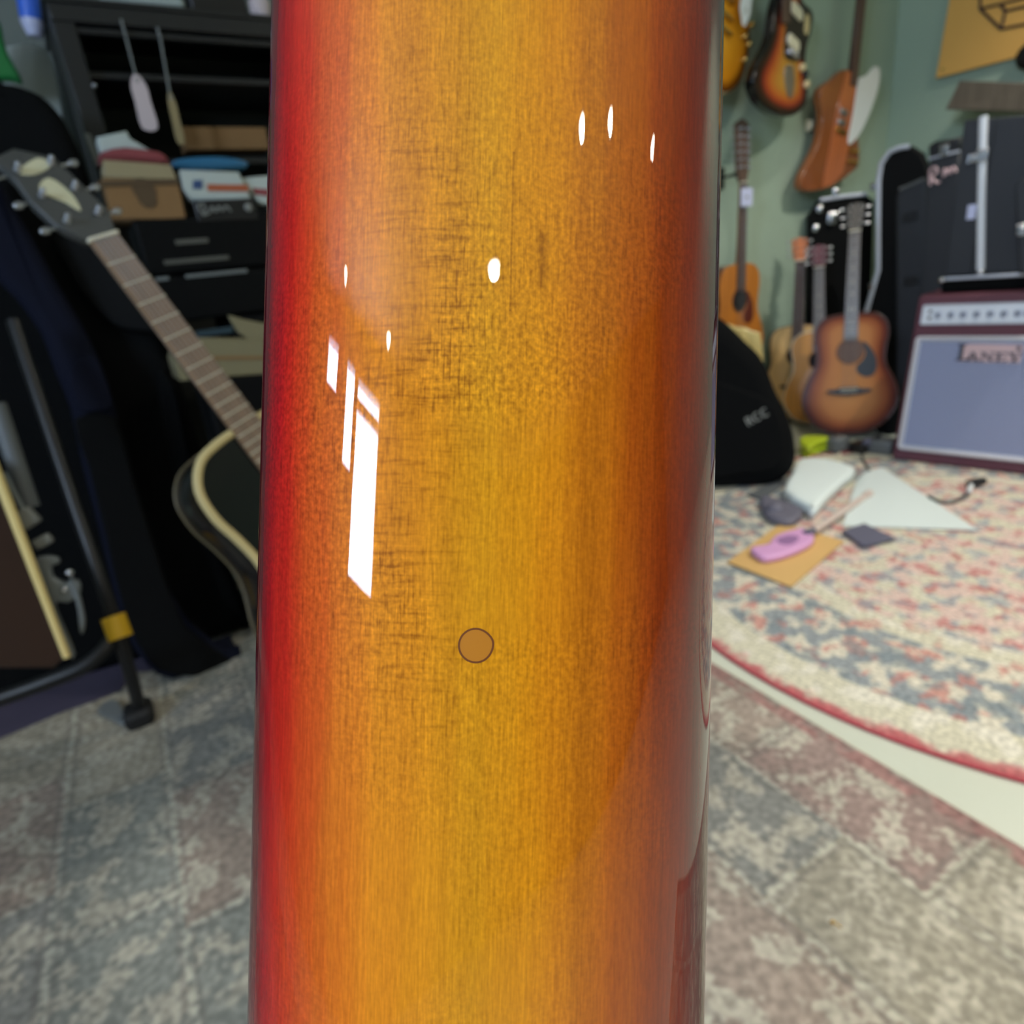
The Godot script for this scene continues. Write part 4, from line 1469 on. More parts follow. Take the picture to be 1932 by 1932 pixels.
func build_cases() -> void:
	var st := st_new()
	# case standing deepest in the corner, lid band and latches to the front
	var xf := Transform3D(Vector3(0.9962, 0, 0.0872), Vector3(0, 1, 0), Vector3(-0.0872, 0, 0.9962), Vector3(1.895, 0.3586, -3.491))
	var t := thing("guitar_case", "black hard case with chrome lid band and latches standing behind the acoustic guitars", "case", xf, "hard guitar cases")
	var p := PackedVector2Array([Vector2(-0.1687, 0.7035), Vector2(0.0584, 0.7073), Vector2(0.1031, 0.6685), Vector2(0.168, -0.0171), Vector2(-0.1716, 0.0175), Vector2(-0.2141, 0.6348)])
	var low := p.duplicate()
	low[3].y = -xf.origin.y
	low[4].y = -xf.origin.y
	prism(st, low, -0.05, 0.0, 0.008, Transform3D.IDENTITY, 2)
	obj("shell", st, mats.tolex_dark, t)
	st = st_new()
	var band := [Vector2(-0.1687, 0.7035), Vector2(-0.055, 0.7078), Vector2(0.0584, 0.7073)]
	tube(st, [Vector3(band[0].x, band[0].y, 0.004), Vector3(band[1].x, band[1].y, 0.004), Vector3(band[2].x, band[2].y, 0.004)], 0.009, 8)
	obj("lid_band", st, mats.bright_trim, t)
	for q in [[Vector2(-0.0957, 0.7341), 0.9], [Vector2(-0.1053, 0.6155), 1.5], [Vector2(-0.1688, 0.6644), 0.9], [Vector2(-0.1842, 0.5768), 0.9]]:
		latch(t, Vector3(q[0].x, q[0].y, 0.008), q[1])
	# round-shouldered case with bright edge tube
	xf = Transform3D(Vector3(0.7071, 0, 0.7071), Vector3(0, 1, 0), Vector3(-0.7071, 0, 0.7071), Vector3(2.092, 0.1915, -3.309))
	t = thing("guitar_case", "round-topped black guitar case with a long bright metal edge behind the sunburst acoustic", "case", xf, "hard guitar cases")
	p = PackedVector2Array([Vector2(-0.1277, 0.4954), Vector2(-0.1668, 0.9275), Vector2(-0.1641, 1.001), Vector2(-0.1269, 1.045), Vector2(-0.0809, 1.057), Vector2(-0.041, 1.054), Vector2(0.0062, 1.017), Vector2(0.0335, 0.9634), Vector2(0.0553, 0.8819), Vector2(0.1659, -0.0497), Vector2(-0.1214, -0.0602), Vector2(-0.1799, 0.137), Vector2(-0.1775, 0.2635)])
	p[9].y = -xf.origin.y
	p[10].y = -xf.origin.y
	st = st_new()
	prism(st, p, -0.07, 0.0, 0.01, Transform3D.IDENTITY, 2)
	obj("shell", st, mats.tolex_dark, t)
	st = st_new()
	var path := []
	for q in [Vector2(-0.0452, 1.052), Vector2(-0.0873, 1.053), Vector2(-0.1267, 1.043), Vector2(-0.1594, 1), Vector2(-0.1644, 0.9272), Vector2(-0.1493, 0.7343), Vector2(-0.1288, 0.5082), Vector2(-0.1505, 0.3906), Vector2(-0.1745, 0.258)]:
		path.append(Vector3(q.x, q.y, 0.004))
	tube(st, path, 0.011, 10)
	obj("edge_trim", st, mats.bright_trim, t)
	for q in [Vector2(-0.1857, 0.9022), Vector2(-0.1516, 0.4325)]:
		latch(t, Vector3(q.x, q.y, 0.006), 0.9)
	# moulded case in front of it
	xf = Transform3D(Vector3(0.6691, 0, 0.7431), Vector3(0, 1, 0), Vector3(-0.7431, 0, 0.6691), Vector3(2.018, 0.2371, -3.059))
	t = thing("guitar_case", "dark grey moulded guitar case with a sloping shoulder between two taller cases", "case", xf, "hard guitar cases")
	p = PackedVector2Array([Vector2(-0.1523, 0.7881), Vector2(-0.1431, 0.8262), Vector2(-0.1014, 0.8373), Vector2(-0.0487, 0.8525), Vector2(-0.0298, 0.8306), Vector2(0.0706, -0.0483), Vector2(-0.0523, -0.0541)])
	p[5].y = -xf.origin.y
	p[6].y = -xf.origin.y
	st = st_new()
	prism(st, p, -0.05, 0.0, 0.012, Transform3D.IDENTITY, 3)
	obj("shell", st, mats.tolex, t)
	for q in [Vector2(-0.0846, 0.6975), Vector2(-0.0509, 0.4182)]:
		st = st_new()
		prism(st, rounded_rect(0.06, 0.04, 0.01, 3), -0.002, 0.006, 0.002, Transform3D(Basis(Vector3.BACK, 0.15), Vector3(q.x, q.y, 0)))
		obj("recessed_catch", st, mats.black_plastic, t)
	st = st_new()
	var sh := [Vector2(-0.14, 0.8171), Vector2(-0.0964, 0.8301), Vector2(-0.048, 0.8461)]
	tube(st, [Vector3(sh[0].x, sh[0].y, 0.0), Vector3(sh[1].x, sh[1].y, 0.002), Vector3(sh[2].x, sh[2].y, 0.0)], 0.007, 8)
	obj("shoulder_highlight", st, mats.grey_plastic, t)  # pale grey tube draws the highlight along the sloping shoulder
	# case with maker's script
	xf = Transform3D(Vector3(0.6428, 0, 0.766), Vector3(0, 1, 0), Vector3(-0.766, 0, 0.6428), Vector3(2.016, 0.5882, -2.905))
	t = thing("guitar_case", "black case with a dark lid, chrome latch and small pinkish scribbled badge near its top", "case", xf, "hard guitar cases")
	p = PackedVector2Array([Vector2(-0.1201, 0.5653), Vector2(-0.0095, 0.5752), Vector2(0.0686, -0.0027), Vector2(-0.0583, 0.0023)])
	p[2].y = -xf.origin.y
	p[3].y = -xf.origin.y
	st = st_new()
	prism(st, p, -0.08, 0.0, 0.006, Transform3D.IDENTITY, 2)
	obj("shell", st, mats.tolex, t)
	st = st_new()
	prism(st, PackedVector2Array([Vector2(-0.1205, 0.5694), Vector2(-0.1279, 0.6166), Vector2(-0.1056, 0.6282), Vector2(-0.0162, 0.6284), Vector2(-0.0098, 0.5771)]), -0.08, 0.002, 0.006, Transform3D.IDENTITY, 2)
	obj("lid", st, mats.black_plastic, t)
	st = st_new()
	var e0 := Vector2(-0.1201, 0.5653)
	var e1 := Vector2(-0.0095, 0.5752)
	tube(st, [Vector3(e0.x, e0.y, 0.003), Vector3(e1.x, e1.y, 0.003)], 0.0045, 8)
	obj("lid_seam", st, mats.bright_trim, t)
	var q2 := Vector2(-0.0645, 0.591)
	latch(t, Vector3(q2.x, q2.y, 0.006), 1.1)
	q2 = Vector2(-0.0633, 0.4995)
	# the badge's script is too blurred to read: a tall stroke shape and a slanting scribble
	st = st_new()
	var sb := Basis(Vector3.BACK, 0.2)
	scribble(st, [Vector3(-0.046, -0.03, 0), Vector3(-0.042, 0.03, 0), Vector3(-0.022, 0.034, 0), Vector3(-0.018, 0.014, 0), Vector3(-0.038, 0.002, 0), Vector3(-0.022, -0.028, 0), Vector3(-0.01, -0.026, 0)], Transform3D(sb, Vector3(q2.x, q2.y, 0.003)), 0.0052)
	scribble(st, [Vector3(0.004, -0.014, 0), Vector3(0.01, 0.016, 0), Vector3(0.016, -0.008, 0), Vector3(0.026, 0.012, 0), Vector3(0.03, -0.01, 0), Vector3(0.042, 0.012, 0), Vector3(0.05, -0.012, 0)], Transform3D(sb, Vector3(q2.x, q2.y, 0.003)), 0.0048)
	obj("script_badge", st, mats.badge_pink, t)
	# flat case lying on the amplifier
	t = thing("flat_case", "flat black case with metal edge lying on top of the maroon amplifier", "case", Transform3D(Vector3(0.6643, 0, 0.7475), Vector3(0, 1, 0), Vector3(-0.7475, 0, 0.6643), Vector3(1.751, 0.6452, -2.516)))
	st = st_new()
	rbox(st, Vector3(0.21, 0.027, -0.11), Vector3(0.46, 0.050, 0.19), 0.006)
	obj("shell", st, mats.black_cloth, t)
	st = st_new()
	tube(st, [Vector3(-0.018, 0.051, -0.014), Vector3(0.438, 0.051, -0.014)], 0.0062, 8)
	obj("metal_edge", st, mats.bright_trim, t)
	for x in [-0.018, 0.438]:
		st = st_new()
		lathe(st, [Vector2(0.0, 0.012), Vector2(0.010, 0.008), Vector2(0.012, 0.0), Vector2(0.010, -0.008), Vector2(0.0, -0.012)], Transform3D(Basis.IDENTITY, Vector3(x, 0.048, -0.014)), 12)
		obj("ball_corner", st, mats.chrome, t)
	# upright flight case
	t = thing("flight_case", "tall black flight case with wide bright aluminium corner tube standing above the amplifier", "case", Transform3D(Vector3(0.6643, 0, 0.7475), Vector3(0, 1, 0), Vector3(-0.7475, 0, 0.6643), Vector3(1.774, 0.7002, -2.536)), "hard guitar cases")
	st = st_new()
	var ft := Vector2(0.0386, 0.521)
	var fl := Vector2(-0.0285, 0.5301)
	var fr := Vector2(0.2375, 0.4978)
	var fb := Vector2(0.0989, 0.0037)
	prism(st, PackedVector2Array([Vector2(fl.x + 0.01, 0.004), Vector2(fr.x, 0.004), Vector2(fr.x, fr.y), Vector2(fl.x + 0.01, fl.y)]), -0.09, 0.0, 0.004, Transform3D.IDENTITY, 2)
	obj("shell", st, mats.tolex, t)
	st = st_new()
	tube(st, [Vector3(ft.x, ft.y + 0.008, 0.006), Vector3((ft.x + fb.x) / 2, ft.y / 2, 0.006), Vector3(fb.x, 0.012, 0.006)], 0.0135, 12)
	obj("corner_tube", st, mats.panel_white, t)
	var lt := Vector2(0.0552, 0.4077)
	latch(t, Vector3(lt.x, lt.y, 0.018), 1.1)
	lt = Vector2(0.0245, 0.4014)
	latch(t, Vector3(lt.x, lt.y, 0.006), 0.9, Basis(Vector3.BACK, PI / 2))
	lt = Vector2(0.0425, 0.2238)
	st = st_new()
	rbox(st, Vector3(lt.x, lt.y, 0.002), Vector3(0.028, 0.05, 0.004), 0.002)
	obj("sticker", st, mats.lilac_white, t)
	st = st_new()
	lathe(st, [Vector2(0.0, 0.016), Vector2(0.014, 0.01), Vector2(0.017, 0.0), Vector2(0.014, -0.008), Vector2(0.0, -0.008)], Transform3D(Basis.IDENTITY, Vector3(fb.x, 0.010, 0.006)), 12)
	obj("ball_corner", st, mats.chrome, t)
	st = st_new()
	var rt := Vector2(0.0771, 0.5178)
	tube(st, [Vector3(rt.x, rt.y - 0.01, 0.002), Vector3(rt.x - 0.012, 0.01, 0.002)], 0.004, 8)
	obj("panel_rib", st, mats.tolex, t)
	# case cut off by the right edge of the picture
	t = thing("guitar_case", "dark case with a chrome clasp half cut off by the picture's right edge", "case", Transform3D(Vector3(0.6643, 0, 0.7475), Vector3(0, 1, 0), Vector3(-0.7475, 0, 0.6643), Vector3(1.872, 0.7002, -2.289)), "hard guitar cases")
	st = st_new()
	p = PackedVector2Array([Vector2(-0.0739, 0.2915), Vector2(-0.0595, 0.3119), Vector2(0.0307, 0.3039), Vector2(0.0791, -0.0071), Vector2(-0.0202, -0.0007)])
	p[3].y = 0.004
	p[4].y = 0.004
	prism(st, p, -0.05, 0.0, 0.006, Transform3D.IDENTITY, 2)
	obj("shell", st, mats.tolex, t)
	lt = Vector2(-0.0303, 0.1508)
	latch(t, Vector3(lt.x, lt.y, 0.006), 1.0)


# =============================================================== things on the floor, right
func build_floor_clutter() -> void:
	var t := thing("gig_bag", "plump black gig bag with slanted grey lettering standing left of the acoustic guitars", "bag", Transform3D(Vector3(0.9781, 0, 0.2079), Vector3(0.0432, 0.9781, -0.2034), Vector3(-0.2034, 0.2079, 0.9568), Vector3(0.9768, 0.008, -2.342)))
	var st := st_new()
	var shape := smooth(PackedVector2Array([Vector2(-0.247, 0.687), Vector2(-0.1688, 0.6757), Vector2(-0.1187, 0.6435), Vector2(-0.0767, 0.6004), Vector2(-0.031, 0.5492), Vector2(0.0147, 0.4979), Vector2(0.0451, 0.434), Vector2(0.0717, 0.3581), Vector2(0.11, 0.2749), Vector2(0.137, 0.1839), Vector2(0.143, 0.0974), Vector2(0.1179, 0.0406), Vector2(0.0593, 0.0057), Vector2(-0.06, -0.0143), Vector2(-0.2016, -0.0037), Vector2(-0.3666, 0.0231), Vector2(-0.3922, 0.1429), Vector2(-0.3772, 0.3531), Vector2(-0.3257, 0.5745)]), 3)
	prism(st, above(shape, 0.0), -0.17, 0.03, 0.06, level(12.0), 5)
	obj("bag_body", st, mats.black_cloth, t)
	st = st_new()
	var pk := smooth(PackedVector2Array([Vector2(-0.1968, 0.4015), Vector2(-0.0606, 0.3814), Vector2(0.0388, 0.3244), Vector2(0.0806, 0.2414), Vector2(0.092, 0.1396), Vector2(0.0631, 0.0694), Vector2(-0.0639, 0.055), Vector2(-0.2032, 0.0724)]), 3)
	prism(st, pk, 0.02, 0.045, 0.012, Transform3D.IDENTITY, 3)
	var pocket := obj("front_pocket", st, mats.black_cloth, t)
	var tp := Vector2(-0.0122, 0.274)
	text("logo", "RCC", 0.034, mats.emblem_grey, pocket, Transform3D(Basis(Vector3.BACK, 0.46), Vector3(tp.x, tp.y, 0.046)))
	# pale board behind the bag
	st = st_new()
	prism(st, smooth(PackedVector2Array([Vector2(-0.2, 0.0), Vector2(0.14, 0.0), Vector2(0.14, 0.48), Vector2(0.10, 0.545), Vector2(0.03, 0.57), Vector2(-0.12, 0.57)]), 3), -0.02, 0.0, 0.005)
	var wp := obj("wood_plate", st, mats.pale_wood)
	var pb := Vector3(1.057, 0.5926, -2.853)
	wp.transform = Transform3D(Basis(Vector3.UP, deg_to_rad(-12)) * Basis(Vector3.RIGHT, -0.1), Vector3(pb.x - 0.03, 0.0, pb.z + 0.05))
	tag(wp, "pale yellow rounded wooden plate peeping over the black gig bag", "plate")
	# white foam block and paper sheet
	var flat := Basis(Vector3.RIGHT, -PI / 2)
	st = st_new()
	prism(st, smooth(PackedVector2Array([Vector2(1.206, 2.495), Vector2(1.305, 2.454), Vector2(1.348, 2.318), Vector2(1.242, 2.204), Vector2(1.108, 2.066), Vector2(1.011, 1.96), Vector2(1.008, 2.012), Vector2(1.003, 2.172), Vector2(1.109, 2.34)]), 2), 0.010, 0.055, 0.018, Transform3D(flat, Vector3.ZERO), 4)
	var o := obj("foam_block", st, mats.foam)
	tag(o, "white soft foam block lying on the round rug in front of the black bag", "foam")
	st = st_new()
	paper_sheet(st, PackedVector2Array([Vector2(1.344, 2.289), Vector2(1.495, 2.37), Vector2(1.422, 1.752), Vector2(1.075, 1.891)]), 14)
	o = obj("paper_sheet", st, mats.paper)
	tag(o, "large pale grey paper sheet with a pointed corner spread on the round rug", "paper")
	# grey pouch with strap
	t = thing("nylon_pouch", "dark grey nylon pouch with a strap lying in front of the foam block", "pouch")
	st = st_new()
	prism(st, smooth(PackedVector2Array([Vector2(0.9145, 2.169), Vector2(0.9584, 2.143), Vector2(0.9989, 2.022), Vector2(0.9529, 1.946), Vector2(0.9032, 1.923), Vector2(0.8651, 2.003)]), 3), 0.010, 0.040, 0.014, Transform3D(flat, Vector3.ZERO), 3)
	obj("pouch_body", st, mats.grey_nylon, t)
	var rp := Vector3(0.9088, 0.04, -2.029)
	st = st_new()
	lathe(st, [Vector2(0.0, 0.022), Vector2(0.018, 0.018), Vector2(0.03, 0.006), Vector2(0.03, -0.006)], Transform3D(Basis.IDENTITY, rp), 14)
	obj("padded_end", st, mats.grey_nylon, t)
	st = st_new()
	prism(st, PackedVector2Array([Vector2(0.8974, 2.257), Vector2(1.059, 2.367), Vector2(1.099, 2.379), Vector2(1.085, 2.33), Vector2(0.9331, 2.185)]), 0.011, 0.017, 0.002, Transform3D(flat, Vector3.ZERO))
	obj("strap", st, mats.grey_plastic, t)
	# cardboard sheet, pink scoop, ribbed tool, slate
	st = st_new()
	prism(st, PackedVector2Array([Vector2(0.6331, 1.725), Vector2(0.7451, 1.539), Vector2(1.018, 1.777), Vector2(0.9028, 1.962)]), 0.010, 0.016, 0.001, Transform3D(flat, Vector3.ZERO))
	o = obj("cardboard_sheet", st, mats.cardboard)
	tag(o, "flat square of tan cardboard lying on the rug border under the pink scoop", "cardboard")
	t = thing("plastic_scoop", "pink plastic scoop lying on the tan cardboard square", "scoop")
	st = st_new()
	prism(st, smooth(PackedVector2Array([Vector2(0.7191, 1.763), Vector2(0.7172, 1.71), Vector2(0.7377, 1.682), Vector2(0.8121, 1.699), Vector2(0.9032, 1.752), Vector2(0.9359, 1.809), Vector2(0.9274, 1.855), Vector2(0.8887, 1.853), Vector2(0.8215, 1.825), Vector2(0.7754, 1.772)]), 3), 0.0165, 0.040, 0.009, Transform3D(flat, Vector3.ZERO), 3)
	obj("scoop_body", st, mats.pink, t)
	st = st_new()
	prism(st, smooth(PackedVector2Array([Vector2(0.8125, 1.79), Vector2(0.8597, 1.806), Vector2(0.8793, 1.783), Vector2(0.839, 1.745), Vector2(0.8099, 1.754)]), 3), 0.039, 0.0412, 0.0, Transform3D(flat, Vector3.ZERO))
	obj("scoop_hollow", st, mats.purple, t)
	var r0 := Vector3(0.9488, 0.03, -1.836)
	var r1 := Vector3(1.261, 0.03, -2.081)
	t = thing("ribbed_tube", "thin pinkish ribbed metal tube lying slanted across the paper", "tube")
	st = st_new()
	var pts := []
	var rad := []
	var n := 56
	for i in n + 1:
		pts.append(r0.lerp(r1, float(i) / n))
		rad.append((0.0125 if i % 4 < 2 else 0.0095) if i < n * 0.8 else 0.011)
	tube(st, pts, rad, 12)
	obj("ribbed_shaft", st, mats.ribbed, t)
	st = st_new()
	tube(st, [r1 - (r1 - r0).normalized() * 0.012, r1 + (r1 - r0).normalized() * 0.02], 0.0145, 12)
	obj("end_cap", st, mats.ribbed, t)
	st = st_new()
	tube(st, [r0 - (r1 - r0).normalized() * 0.05 + Vector3(0, 0.01, 0), r0], 0.013, 12)
	obj("dark_grip", st, mats.slate, t)
	st = st_new()
	prism(st, PackedVector2Array([Vector2(1.042, 1.836), Vector2(1.134, 1.872), Vector2(1.159, 1.743), Vector2(1.047, 1.718)]), 0.0145, 0.023, 0.002, Transform3D(flat, Vector3.ZERO))
	o = obj("slate_wedge", st, mats.slate)
	tag(o, "dark slate-grey flat piece on the lower corner of the paper sheet", "slate")
	# lime clamp and the dark bits beside it, in front of the sunburst acoustic
	t = thing("spring_clamp", "lime green spring clamp on the floor beside the black bag", "clamp")
	st = st_new()
	var lift := Transform3D(flat, Vector3.ZERO)
	prism(st, smooth(PackedVector2Array([Vector2(1.348, 2.784), Vector2(1.406, 2.797), Vector2(1.458, 2.716), Vector2(1.366, 2.666), Vector2(1.296, 2.626)]), 2), 0.002, 0.020, 0.006, lift, 2)
	obj("lower_jaw", st, mats.lime, t)
	st = st_new()
	prism(st, smooth(PackedVector2Array([Vector2(1.353, 2.792), Vector2(1.425, 2.789), Vector2(1.463, 2.731), Vector2(1.37, 2.678), Vector2(1.311, 2.614), Vector2(1.309, 2.688)]), 2), 0.024, 0.055, 0.008, lift, 2)
	obj("upper_jaw", st, mats.lime, t)
	var cp := Vector3(1.372, 0.022, -2.766)
	st = st_new()
	lathe(st, [Vector2(0.0, 0.018), Vector2(0.016, 0.016), Vector2(0.018, 0.0), Vector2(0.016, -0.012), Vector2(0.0, -0.012)], Transform3D(Basis.IDENTITY, cp), 14)
	obj("spring", st, mats.lime_dark, t)
	var gp := Vector3(1.457, 0.0075, -2.655)
	t = thing("power_adapter", "grey block adapter on the floor right of the lime clamp", "adapter", Transform3D(Basis(Vector3.UP, 0.4), gp))
	st = st_new()
	rbox(st, Vector3(0, 0.034, 0), Vector3(0.085, 0.068, 0.06), 0.012)
	obj("shell", st, mats.grey_plastic, t)
	st = st_new()
	rbox(st, Vector3(-0.012, 0.04, 0.031), Vector3(0.018, 0.045, 0.006), 0.002)
	obj("pale_label", st, mats.silver_grey, t)
	st = st_new()
	tube(st, open_smooth([Vector3(-0.03, 0.01, 0.035), Vector3(-0.07, 0.006, 0.06), Vector3(-0.11, 0.005, 0.04)], 5), 0.004, 8)
	obj("lead", st, mats.nut_bone, t)
	gp = Vector3(1.54, 0.0075, -2.62)
	t = thing("foot_switch", "black foot switch with a bluish round button under the sunburst acoustic", "switch", Transform3D(Basis(Vector3.UP, 0.5), gp))
	st = st_new()
	rbox(st, Vector3(0, 0.022, 0), Vector3(0.08, 0.044, 0.07), 0.008)
	obj("housing", st, mats.black_plastic, t)
	st = st_new()
	lathe(st, [Vector2(0.0, 0.03), Vector2(0.014, 0.024), Vector2(0.02, 0.008), Vector2(0.02, 0.0)], Transform3D(Basis(Vector3.RIGHT, 0.6), Vector3(0, 0.04, 0.02)), 16)
	obj("button", st, mats.slate, t)
	gp = Vector3(1.607, 0.0075, -2.583)
	t = thing("effects_pedal", "dark grey pedal box between the acoustic guitar and the amplifier foot", "pedal", Transform3D(Basis(Vector3.UP, 0.7), gp))
	st = st_new()
	rbox(st, Vector3(0, 0.03, 0), Vector3(0.075, 0.06, 0.1), 0.008)
	obj("housing", st, mats.grey_plastic, t)
	for x in [-0.018, 0.018]:
		st = st_new()
		lathe(st, [Vector2(0.0, 0.014), Vector2(0.009, 0.013), Vector2(0.01, 0.0)], Transform3D(Basis.IDENTITY, Vector3(x, 0.06, -0.02)), 12)
		obj("dial", st, mats.black_plastic, t)
	gp = Vector3(1.848, 0, -2.831)  # added black bag shape, fills in the shadow on this bit of floor
	t = thing("shadow_filler", "small soft black shape added to fill in the shadow on the floor between the sunburst acoustic and the amplifier", "bag", Transform3D(Basis(Vector3.UP, 0.3), gp))
	st = st_new()
	prism(st, smooth(PackedVector2Array([Vector2(-0.06, 0.0), Vector2(0.06, 0.0), Vector2(0.07, 0.05), Vector2(0.05, 0.11), Vector2(0.0, 0.13), Vector2(-0.05, 0.11), Vector2(-0.07, 0.05)]), 3), -0.09, 0.0, 0.025, Transform3D.IDENTITY, 4)
	obj("bag_body", st, mats.black_cloth, t)
	st = st_new()
	tube(st, open_smooth([Vector3(-0.03, 0.115, -0.045), Vector3(-0.02, 0.15, -0.045), Vector3(0.02, 0.15, -0.045), Vector3(0.03, 0.115, -0.045)], 4), 0.006, 8)
	obj("handle", st, mats.rubber, t)
	var s0 := Vector3(1.486, 0.014, -2.52)
	var s1 := Vector3(1.431, 0.014, -2.353)
	st = st_new()
	tube(st, [s0 + Vector3(0, 0.01, 0), s0.lerp(s1, 0.5), s1], [0.005, 0.004, 0.0025], 8)
	o = obj("small_screwdriver", st, mats.gunmetal)
	tag(o, "short thin dark rod lying behind the paper sheet", "rod")
	# jack cable
	t = thing("jack_cable", "grey cable ending in a black angled jack plug in front of the amplifier", "cable")
	st = st_new()
	tube(st, open_smooth([Vector3(1.461, 0.014, -2.046), Vector3(1.457, 0.014, -2.004), Vector3(1.482, 0.014, -1.974), Vector3(1.534, 0.015, -1.991), Vector3(1.588, 0.018, -2.025)], 5), 0.0062, 8)
	obj("cord", st, mats.gunmetal, t)
	st = st_new()
	tube(st, [Vector3(1.584, 0.02, -2.021), Vector3(1.629, 0.024, -2.074)], 0.008, 10)
	obj("silver_collar", st, mats.white_plastic, t)
	var j0 := Vector3(1.639, 0.026, -2.088)
	var j1 := Vector3(1.683, 0.026, -2.096)
	st = st_new()
	tube(st, [j0 - (j1 - j0).normalized() * 0.012, j0.lerp(j1, 0.5), j1 + (j1 - j0).normalized() * 0.01], [0.013, 0.016, 0.013], 12)
	obj("plug_housing", st, mats.black_plastic, t)
	# tiny bright screw on the worn rug
	st = st_new()
	var sp := Vector3(0.3851, 0.007, -0.6162)
	lathe(st, [Vector2(0.0, 0.004), Vector2(0.0028, 0.003), Vector2(0.003, 0.0)], Transform3D(Basis.IDENTITY, sp), 10)
	tube(st, [sp + Vector3(0.002, 0.0015, 0.0), sp + Vector3(0.008, 0.001, 0.009)], 0.0012, 6)
	o = obj("brass_screw", st, mats.gold)
	tag(o, "tiny bright brass screw lying on the worn grey rug", "screw")


# a sheet of paper that curls a little: a grid inside four corners, with thickness
func paper_sheet(st: SurfaceTool, q: PackedVector2Array, n: int) -> void:
	for layer in 2:
		for i in n:
			for j in n:
				var order := [[0, 0], [0, 1], [1, 1], [0, 0], [1, 1], [1, 0]]
				if layer == 1:
					order = [[0, 0], [1, 1], [0, 1], [0, 0], [1, 0], [1, 1]]
				for e in order:
					var u := float(i + e[0]) / n
					var v := float(j + e[1]) / n
					var p := q[0].lerp(q[1], u).lerp(q[3].lerp(q[2], u), v)
					var curl := 0.018 * sin(u * PI) * (1.0 - v) + 0.012 * (1.0 - u) * sin(v * PI) + 0.006 * sin(u * 9.0 + v * 4.0) * (1.0 - v) * 0.5
					st.add_vertex(Vector3(p.x, 0.0108 + maxf(curl, 0.0) + (0.0008 if layer == 0 else 0.0), -p.y))


